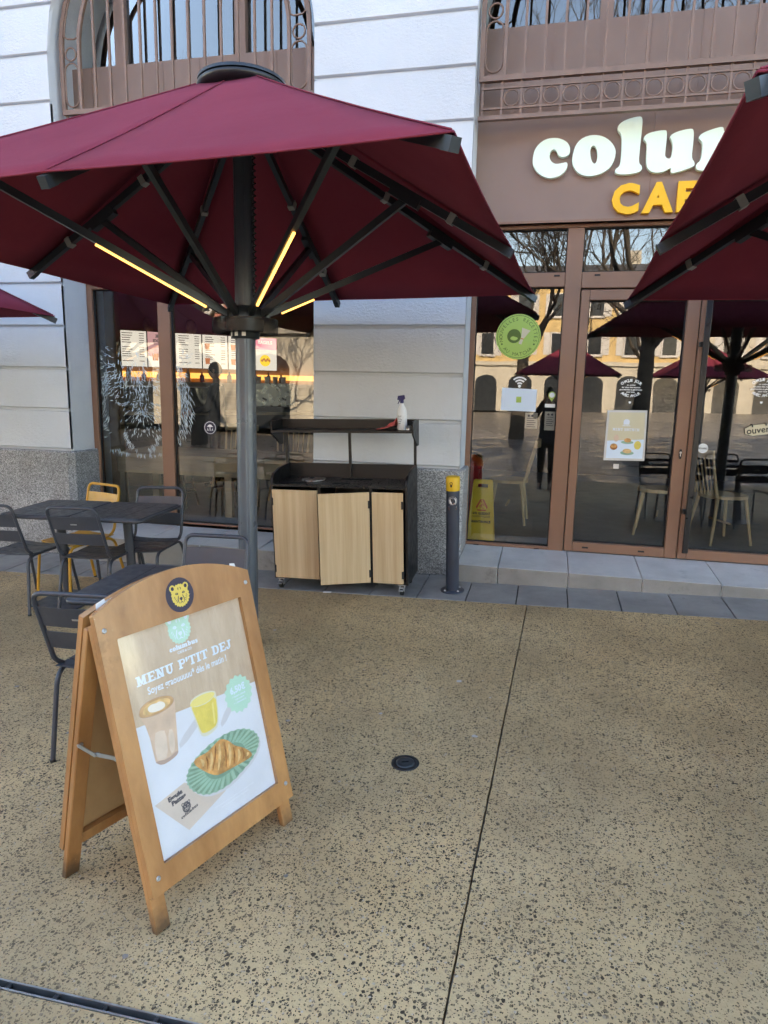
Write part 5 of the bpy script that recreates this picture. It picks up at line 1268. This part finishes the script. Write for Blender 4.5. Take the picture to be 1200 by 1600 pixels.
for k, (t_, lab) in enumerate(((.42,'left round loaf above the menu screens'),(.72,'middle round loaf above the menu screens'),(1.04,'right round loaf above the menu screens'))):
    c = P0+dd*t_; b = empty('bread_loaf', (c.x,c.y+.03,2.512), (0,0,k), lab, 'bread')
    MB('bread').lathe([(.001,0),(.06,.005),(.085,.06),(.08,.13),(.05,.19),(0,.21)], 14).build('crust', b)
# lit ceiling spots; those nearest the glass added to brighten partition, sign and floor
emis('spot_glow', (1.0, .82, .6), 26.)
for i, (x,y) in enumerate(((-5.2,7.6),(-3.9,7.6),(-2.6,7.6),(-5.6,9.0),(-4.2,9.0),(-2.8,9.0),(-.2,8.2),(1.2,8.2),(2.6,8.2),(-4.05,6.75),(-.3,6.9),(1.1,6.95),(2.4,6.95))):
    b = empty('ceiling_spot', (x,y,3.55), (0,0,0), 'small round lit spot in the dark cafe ceiling, from a set partly added for light', 'ceiling lamp', 'lit spots in the cafe ceiling')
    MB('steel').lathe([(.085,0),(.085,-.012),(.07,-.014)], 20).build('ring', b); MB('spot_glow').lathe([(.07,-.010),(0,-.010)], 20).build('lamp', b)
# window bar
r_ = empty('window_bar', (-3.3,6.85,FL), (0,0,0), 'long rustic oak bar table right behind the shop window', 'bar table')
for y, in ((-.33,),(-.11,),(.11,),(.33,)): MB('grey_oak').box(-1.25,1.45,y-.105,y+.105,.595,.64,.004).build('top_plank', r_)
MB('grey_oak').box(-1.2,1.4,-.40,-.36,.43,.592).build('apron', r_); MB('grey_oak').box(-1.2,1.4,.36,.40,.43,.592).build('apron', r_)
for x in (-1.15,.1,1.35):
    for y in (-.33,.33): MB('grey_oak').box(x-.04,x+.04,y-.03,y+.03,0,.592).build('leg', r_)
def windsor():
    t = empty('wooden_chair', label='x', cat='chair', group='pale wooden spindle chairs inside')
    m = MB('beech'); m.prism(chaikin([(-.2,-.2),(.2,-.2),(.22,.2),(-.22,.2)],2), .43, .46, 'xy'); m.build('seat', t)
    for sx in (-1,1):
        for sy in (-1,1): MB('beech').tube([(sx*.15,sy*.14,.435),(sx*.21,sy*.2,0)], [.018,.013], 8).build('leg', t)
        MB('beech').tube([(sx*.18,-.17,.45),(sx*.205,-.27,.86)], [.016,.012], 8).build('post', t)
    for k in range(5):
        x = -.12+.06*k; MB('beech').tube([(x,-.175,.455),(x*1.1,-.265,.83)], .008, 6).build('spindle', t)
    P = [(-.225+.45*i/8, -.272-.03*math.sin(math.pi*i/8), .845) for i in range(9)]
    m = MB('beech')
    for a, b_ in zip(P[:-1], P[1:]): m.bar(a, b_, .022, .075)
    m.build('crest_rail', t); MB('beech').bar((-.17,0,.2),(.17,0,.2),.016,.016).build('stretcher', t)
    return t
wc = windsor()
for i, (x,y,a,lab) in enumerate(((-3.75,7.75,0,'pale spindle chair, left one behind the window bar'),(-3.05,7.85,8,'pale spindle chair just left of the parasol pole'),(-2.6,8.15,-5,'pale spindle chair right of the parasol pole'),(-2.28,7.75,4,'pale spindle chair above the cabinet shelf'),(-.36,7.3,88,'pale wooden chair seen sideways behind the narrow window'),(1.12,7.15,80,'pale wooden chair behind the left door leaf'),(1.65,6.95,-70,'pale wooden chair behind the right door leaf'))):
    o = wc if i == 0 else copy_tree(wc)
    o.location = (x,y,FL); o.rotation_euler = (0,0,R(a+(180 if i < 4 else 0))); o['label'] = lab
def stool():
    t = empty('bar_stool', label='x', cat='stool', group='dark stools under the window bar')
    MB('grey_oak').lathe([(.001,.42),(.16,.42),(.165,.43),(.165,.445),(.15,.455),(0,.455)], 24).build('seat', t)
    for a in (45,135,225,315): MB('black_bar').tube([(.1*math.cos(R(a)),.1*math.sin(R(a)),.42),(.19*math.cos(R(a)),.19*math.sin(R(a)),0)], .011, 6).build('leg', t)
    MB('black_bar').tube([(.15*math.cos(R(a)),.15*math.sin(R(a)),.18) for a in range(0,360,20)], .008, 6, closed=True).build('foot_ring', t)
    return t
stl = stool()
for i, (x,y,lab) in enumerate(((-4.0,6.95,'leftmost dark stool under the window bar'),(-3.25,6.9,'dark stool in the middle under the window bar'),(-2.5,7.0,'dark stool right of the parasol pole under the window bar'))):
    o = stl if i == 0 else copy_tree(stl)
    o.location = (x,y,FL); o['label'] = lab
# wet floor sign and red bin behind the narrow window
wf = empty('wet_floor_sign', (-.535,6.22,FL), (0,0,0), 'yellow folding wet floor sign behind the narrow window', 'wet floor sign')
def wplate(s):
    lo = shape_geo([[(-.125,0),(.125,0),(.088,.56),(.075,.575),(-.075,.575),(-.088,.56)], [(-.048,.50),(.048,.50),(.044,.535),(-.044,.535)]], extrude=.004)
    m = MB('sign_yellow'); m.add([(v[0], s*(.062*(1-v[1]/.575)+.008)+v[2], v[1]) for v in lo[0]], lo[1]); return m.build('panel', wf)
pf = wplate(-1); wplate(1)
def WM(layer): return lambda x, z, y=0.: Vector((x, -(.062*(1-z/.575)+.008)-.0045-.0006*layer, z))
m = MB('sign_red'); m.poly(chaikin([(-.072,.29),(.072,.29),(0,.43)],1), WM(0)); m.mat = 'sign_yellow'; m.poly([(-.048,.303),(.048,.303),(0,.395)], WM(1)); m.mat = 'sign_red'
for q in ([(-.028,.33),(.01,.362),(.014,.356),(-.024,.325)],[(.006,.352),(.02,.33),(.026,.333),(.012,.356)],[(-.006,.345),(.0,.318),(.02,.306),(.022,.311),(.006,.321),(.001,.348)],[(-.004,.342),(-.02,.312),(-.014,.31),(.002,.338)]): m.poly(q, WM(2+len(m.f)*.05))
m.poly(arc(-.002,.371,.007,0,340,12), WM(2))
mtext(m, 'SOL GLISSANT', 0, .257, .030, 'sign_black', WM(1), .0012, .82); mtext(m, 'SLIPPERY FLOOR', 0, .230, .026, 'sign_black', WM(1), .0, .84); mtext(m, 'MAINTENANCE', 0, .182, .030, 'sign_black', WM(1), .0012, .82)
m.build('print', pf, recalc=False)
rbn = empty('red_bin', (-.74,6.75,FL), (0,0,0), 'red cylindrical bin behind the wet floor sign', 'bin')
MB('red_plastic').lathe([(.001,0),(.12,0),(.14,.02),(.15,.62),(.152,.64)], 28).build('body', rbn); MB('red_plastic').lathe([(.158,.642),(.158,.67),(.13,.72),(.06,.75),(0,.757)], 28).build('lid', rbn); MB('paper').box(-.03,.03,-.156,-.150,.42,.50).build('label', rbn)

# ================================================================== PEOPLE
def skin_mesh(name, parent, verts, edges, radii, mat, root_i=0, sub=2):
    me = bpy.data.meshes.new(name); me.from_pydata([tuple(v) for v in verts], edges, []); me.materials.append(MATS[mat])
    o = bpy.data.objects.new(name, me); COL.objects.link(o); o.parent = parent
    md = o.modifiers.new('skin', 'SKIN'); md.use_smooth_shade = True
    sv = me.skin_vertices[0].data
    for i, r_ in enumerate(radii):
        sv[i].radius = r_ if isinstance(r_, tuple) else (r_, r_); sv[i].use_root = (i == root_i)
    o.modifiers.new('sub', 'SUBSURF').levels = sub; o.modifiers['sub'].render_levels = sub
    return o
def hand_verts(wrist, fwd, side, up, curl):
    """palm and five fingers of unequal length as one branching chain"""
    V = [wrist, wrist+fwd*.045, wrist+fwd*.085]; E_ = [(0,1),(1,2)]; Rr = [(.026,.020),(.036,.018),(.038,.016)]
    for k, (off, ln) in enumerate(((-.030,.062),(-.010,.074),(.010,.070),(.029,.056))):
        b = len(V); base = wrist+fwd*.095+side*off
        V += [base, base+fwd*ln*.5-up*curl*.35*ln, base+fwd*ln*.75-up*curl*.95*ln]; Rr += [.0095,.0088,.0075]; E_ += [(2,b),(b,b+1),(b+1,b+2)]
    b = len(V); base = wrist+fwd*.035-side*.042
    V += [base, base+fwd*.035-side*.02-up*curl*.02, base+fwd*.06-side*.012-up*curl*.045]; Rr += [.012,.0105,.009]; E_ += [(1,b),(b,b+1),(b+1,b+2)]
    return V, E_, Rr
def person(loc, rz, H, label, top, legs, shoes, hair, wrists, elbows, stride=.0, cap=None):
    t = empty('person', loc, (0,0,rz), label, 'person'); k = H/1.78
    v = lambda x, y, z: Vector((x*k, y*k, z*k))
    # body: one continuous figure (faces +Y)
    V = [v(0,0,.95), v(0,.005,1.12), v(0,.0,1.30), v(0,-.01,1.44), v(0,.0,1.52), v(0,.015,1.58)]; E_ = [(0,1),(1,2),(2,3),(3,4),(4,5)]
    Rr = [(.125*k,.095*k),(.115*k,.085*k),(.135*k,.095*k),(.09*k,.07*k),(.052*k,.05*k),(.056*k,.058*k)]
    for s in (-1,1):
        b = len(V); hx = .09*s; V += [v(hx,0,.90), v(hx*1.05,.015+stride*s,.50), v(hx*1.1,-.02+stride*1.6*s,.09), v(hx*1.15,.10+stride*1.6*s,.035)]
        Rr += [.082*k,.055*k,.038*k,(.038*k,.028*k)]; E_ += [(0,b),(b,b+1),(b+1,b+2),(b+2,b+3)]
        b = len(V); V += [v(.175*s,-.01,1.425), Vector(elbows[s])*k, Vector(wrists[s])*k]; Rr += [.05*k,.038*k,.027*k]; E_ += [(3,b),(b,b+1),(b+1,b+2)]
        f = (Vector(wrists[s])-Vector(elbows[s])).normalized(); up = Vector((0,0,1)); sd_ = f.cross(up).normalized()*s; hv, he, hr = hand_verts(Vector(wrists[s])*k+f*.01, f, sd_, sd_.cross(f)*s, .9)
        o = len(V); V += hv; Rr += hr; E_ += [(b+2,o)]+[(x+o,y+o) for x,y in he]
    skin_mesh('body', t, V, E_, Rr, 'skin')
    # head with face
    hz = 1.665; m = MB('skin'); m.smooth = True; n, q = 20, 14; P = []
    for j in range(q+1):
        ph = math.pi*j/q
        for i in range(n):
            a = 2*math.pi*i/n; x, y, z = .073*math.sin(ph)*math.cos(a), .092*math.sin(ph)*math.sin(a), .118*math.cos(ph)
            if z < -.03: x *= 1-.28*((-z-.03)/.09); y = y*(1-.12*((-z-.03)/.09))+.012*((-z-.03)/.09)
            if y > .06 and abs(x) < .022 and -.045 < z < .02: y += .016*(1-abs(x)/.022)*(1-abs(z+.02)/.04 if abs(z+.02) < .04 else 0)
            P.append(v(x, y+.02, z+hz))
    m.add(P, [(j*n+i, j*n+(i+1)%n, (j+1)*n+(i+1)%n, (j+1)*n+i) for j in range(q) for i in range(n)]); hd = m.build('head', t)
    for s in (-1,1):
        MB('paper').lathe([(.001,-.010),(.009,-.005),(.010,0),(.009,.005),(.001,.010)], 10, tuple(v(.03*s,.098,hz+.012))).build('eye', hd)
        m = MB('skin'); m.smooth = True; m.lathe([(.001,-.028),(.011,-.018),(.013,0),(.014,.016),(.001,.030)], 10, tuple(v(.076*s,.015,hz-.005))); m.build('ear', hd)
    m = MB('red_plastic'); m.bar(v(-.022,.103,hz-.058), v(.022,.103,hz-.058), .006, .008); m.build('mouth', hd)
    m = MB(cap or hair); m.smooth = True; P = []
    for j in range(9):
        ph = math.pi*.60*j/8
        for i in range(n):
            a = 2*math.pi*i/n; fr_ = 1 if math.sin(a) < .2 else max(.62, 1-.42*(math.sin(a)-.2)); pz = ph*fr_
            P.append(v(.082*math.sin(pz)*math.cos(a), .101*math.sin(pz)*math.sin(a)+.016, .127*math.cos(pz)+hz))
    m.add(P, [(j*n+i, j*n+(i+1)%n, (j+1)*n+(i+1)%n, (j+1)*n+i) for j in range(8) for i in range(n)]); m.build('cap' if cap else 'hair', t)
    # jacket and trousers
    V = [v(0,0,.86), v(0,0,.96), v(0,.005,1.14), v(0,0,1.31), v(0,-.01,1.44), v(0,0,1.50)]; E_ = [(0,1),(1,2),(2,3),(3,4),(4,5)]
    Rr = [(.165*k,.125*k),(.165*k,.125*k),(.15*k,.115*k),(.165*k,.12*k),(.115*k,.088*k),(.062*k,.06*k)]
    for s in (-1,1):
        b = len(V); wv = Vector(elbows[s]).lerp(Vector(wrists[s]), .93)
        V += [v(.18*s,-.01,1.425), Vector(elbows[s])*k, wv*k]; Rr += [.068*k,.055*k,.042*k]; E_ += [(4,b),(b,b+1),(b+1,b+2)]
    skin_mesh('jacket', t, V, E_, Rr, top, 1)
    V = [v(0,0,.97), v(0,0,.90)]; E_ = [(0,1)]; Rr = [(.14*k,.11*k),(.145*k,.115*k)]
    for s in (-1,1):
        b = len(V); hx = .092*s; V += [v(hx,0,.82), v(hx*1.05,.015+stride*s,.50), v(hx*1.1,-.02+stride*1.6*s,.075)]; Rr += [.092*k,.072*k,.056*k]; E_ += [(1,b),(b,b+1),(b+1,b+2)]
    skin_mesh('trousers', t, V, E_, Rr, legs)
    for s in (-1,1):
        m = MB(shoes); yy = -.02+stride*1.6*s; xx = .10*s
        m.prism(chaikin([(xx-.04,yy-.07),(xx+.04,yy-.07),(xx+.048,yy+.08),(xx+.03,yy+.19),(xx-.03,yy+.19),(xx-.048,yy+.08)],2), .0, .045, 'xy')
        m.prism(chaikin([(xx-.036,yy-.06),(xx+.036,yy-.06),(xx+.04,yy+.09),(xx-.04,yy+.09)],2), .045, .085, 'xy'); m.build('shoe', t)
    return t
person((.02,-.70,glevel(0,-.70)), 0, 1.84, 'person in dark jacket taking the picture, mirrored in the narrow window', 'cloth_navy', 'cloth_black', 'rubber', 'hair_dark',
       {-1:(-.085,.36,1.60), 1:(.085,.36,1.60)}, {-1:(-.24,.16,1.27), 1:(.24,.16,1.27)}, .02)
ph = empty('phone', (.0,-.165,1.67), (0,0,0), 'dark phone held up by the mirrored person', 'phone')
MB('black_bar').box(-.039,.039,-.005,.004,0,.16,.004).build('case', ph); MB('steel').lathe([(.008,0),(.008,.002),(.005,.0025)], 12, (-.02,0,.14)).build('lens_ring', ph)
person((-4.35,8.55,FL), R(100), 1.66, 'person in black with a black cap behind the window bar', 'cloth_black', 'cloth_black', 'rubber', 'hair_dark',
       {-1:(-.16,.34,1.08), 1:(.16,.34,1.08)}, {-1:(-.25,.06,1.14), 1:(.25,.06,1.14)}, 0., 'cloth_black')

# ================================================================== ACROSS THE SQUARE (seen in the glass)
def house(x0, x1, y, z1, mat, base, floors, pitch, label, roof_h=1.5):
    b = empty('town_house', ((x0+x1)/2,y,-.15), (0,0,0), label, 'building'); W_ = x1-x0; D_ = 10.
    L = lambda x: x-(x0+x1)/2
    MB(mat).box(L(x0),L(x1),-D_,0,4.2,z1).build('wall', b); MB('pale_stone').box(L(x0)-.02,L(x1)+.02,-D_,.12,0,4.2).build('ground_floor', b)
    MB('pale_stone').box(L(x0)-.1,L(x1)+.1,-.2,.35,4.15,4.5).build('string_course', b); MB('pale_stone').box(L(x0)-.2,L(x1)+.2,-D_,.5,z1,z1+.45).build('cornice', b)
    m = MB('roof_slate'); m.prism([(.5,z1+.45),(-2.6,z1+.45+roof_h),(-D_,z1+.45+roof_h),(-D_,z1+.45)], L(x0)-.2, L(x1)+.2, 'yz'); rf_ = m.build('roof', b)
    for k in range(2): MB('pale_stone').box(-W_*.25+k*W_*.5,-W_*.25+k*W_*.5+1,-4,-3.2,z1+1.5,z1+roof_h+1.7).build('chimney', rf_)
    n = int(W_/pitch); fh = (z1-4.6)/floors
    wf_ = MB('shutter'); wf_.box(-.68,.68,.01,.10,-.06,1.96); wf_.box(-.75,.75,.01,.2,-.16,-.06); wfm = wf_.mesh('window')
    wpm = MB('window_dark').box(-.55,.55,.101,.11,.05,1.85).mesh('pane'); shm = MB('shutter').box(-.28,.28,.01,.07,-.03,1.93).mesh('shutter')
    for j in range(floors):
        for i in range(n):
            w_ = bpy.data.objects.new('window', wfm); COL.objects.link(w_); w_.parent = b; w_.location = (L(x0)+pitch*(i+.5)+(W_-n*pitch)/2, 0, 5.1+j*fh)
            p_ = bpy.data.objects.new('pane', wpm); COL.objects.link(p_); p_.parent = w_
            for sx in (-1,1):
                s_ = bpy.data.objects.new('shutter', shm); COL.objects.link(s_); s_.parent = w_; s_.location = (sx*.98,0,0)
    dm = MB('window_dark').prism([(-1.0,0),(1.0,0),(1.0,2.6)]+[(math.cos(R(a)),2.6+.7*math.sin(R(a))) for a in range(10,175,15)]+[(-1.0,2.6)], .121, .14).mesh('shop_opening')
    for i in range(n):
        o = bpy.data.objects.new('shop_opening', dm); COL.objects.link(o); o.parent = b; o.location = (L(x0)+pitch*(i+.5)+(W_-n*pitch)/2, 0, .0)
    return b
house(-11, 12, -52, 11.2, 'yellow_stucco', 'pale_stone', 2, 3.1, 'ochre town house with grey roof mirrored in the entrance glass')
house(12.4, 33, -52.5, 10.4, 'pale_stone', 'pale_stone', 2, 3.2, 'pale stone town house mirrored right of the ochre one')
house(-31, -11.4, -50, 11.6, 'pale_stone', 'pale_stone', 2, 3.2, 'pale stone town house left of the mirrored ochre one')
house(-32, -9.5, -17, 12.5, 'pink_stucco', 'pale_stone', 3, 3.4, 'pink town house mirrored in the shop window')
shade_house = empty('town_house', (-38,11,-.3), (0,0,0), 'unseen tall house beside the cafe building, added to cast shade on the left', 'building')  # unseen block added to keep the pink house and left side in shade
MB('wall_paint').box(-23.5,23.5,-5.2,6,0,20).build('wall', shade_house); MB('roof_slate').prism([(-5.7,20),(0,23),(6.3,20)], -23.8, 23.8, 'yz').build('roof', shade_house)
def bare_tree(name, seed, H, label):
    t = empty(name, label=label, cat='tree', group='bare plane trees on the square'); rt_ = random.Random(seed)
    tr = MB('bark'); br = MB('bark')
    tr.tube([(0,0,-.3),(.05,.0,1.2),(.12,.05,2.6),(.1,.12,3.9)], [.34,.26,.22,.19], 10); tr.build('trunk', t)
    def grow(p, d, L, r_, lev):
        pts = [p]; q = p; dd_ = d.copy()
        for i in range(4):
            dd_ = (dd_+Vector((rt_.uniform(-.22,.22), rt_.uniform(-.22,.22), rt_.uniform(-.05,.2)))).normalized(); q = q+dd_*L/4; pts.append(q)
        br.tube(pts, [r_*(1-.14*i) for i in range(5)], 6 if lev < 2 else 4 if lev < 3 else 3, cap=False) if lev < 4 else br.tube([pts[0],pts[2],pts[4]], [r_,r_*.8,r_*.55], 3, cap=False)
        if lev >= 6: return
        n = 4 if lev in (2,3) else 3 if lev < 5 else 2
        for i in range(n):
            a = rt_.uniform(0, 6.28); sp = rt_.uniform(.4,.95)
            perp = dd_.cross(Vector((math.cos(a), math.sin(a), .3))).normalized()
            nd = (dd_*math.cos(sp)+perp*math.sin(sp)).normalized()
            grow(pts[2+(i % 3)] if i else q, nd, L*rt_.uniform(.55,.80), r_*.55, lev+1)
    for i in range(7):
        a = 6.28*i/7+rt_.uniform(-.3,.3); grow(Vector((.1,.12,3.0+.13*i)), Vector((math.cos(a)*.75, math.sin(a)*.75, .75)).normalized(), H*.29, .10, 1)
    br.build('branches', t, recalc=False); return t
t1 = bare_tree('bare_tree', 4, 13, 'bare plane tree mirrored in the left door leaf'); t1.location = (2.6,-9.5,-.1)
t2 = bare_tree('bare_tree', 9, 12, 'bare plane tree mirrored in the window over the side light'); t2.location = (-1.2,-16,-.1)
for (x,y,a,s,src,lab) in ((10.5,-14,70,1.0,t2,'bare plane tree mirrored at the right end of the doors'),(-12.0,-10.0,140,.9,t1,'bare plane tree mirrored in the left arched window'),(4.5,-24,200,1.1,t1,'bare plane tree farther off in front of the ochre house'),(-7,-22,30,1.0,t2,'bare plane tree right of the pink house')):
    o = copy_tree(src); o.location = (x,y,-.1); o.rotation_euler = (0,0,R(a)); o.scale = (s,s,s); o['label'] = lab
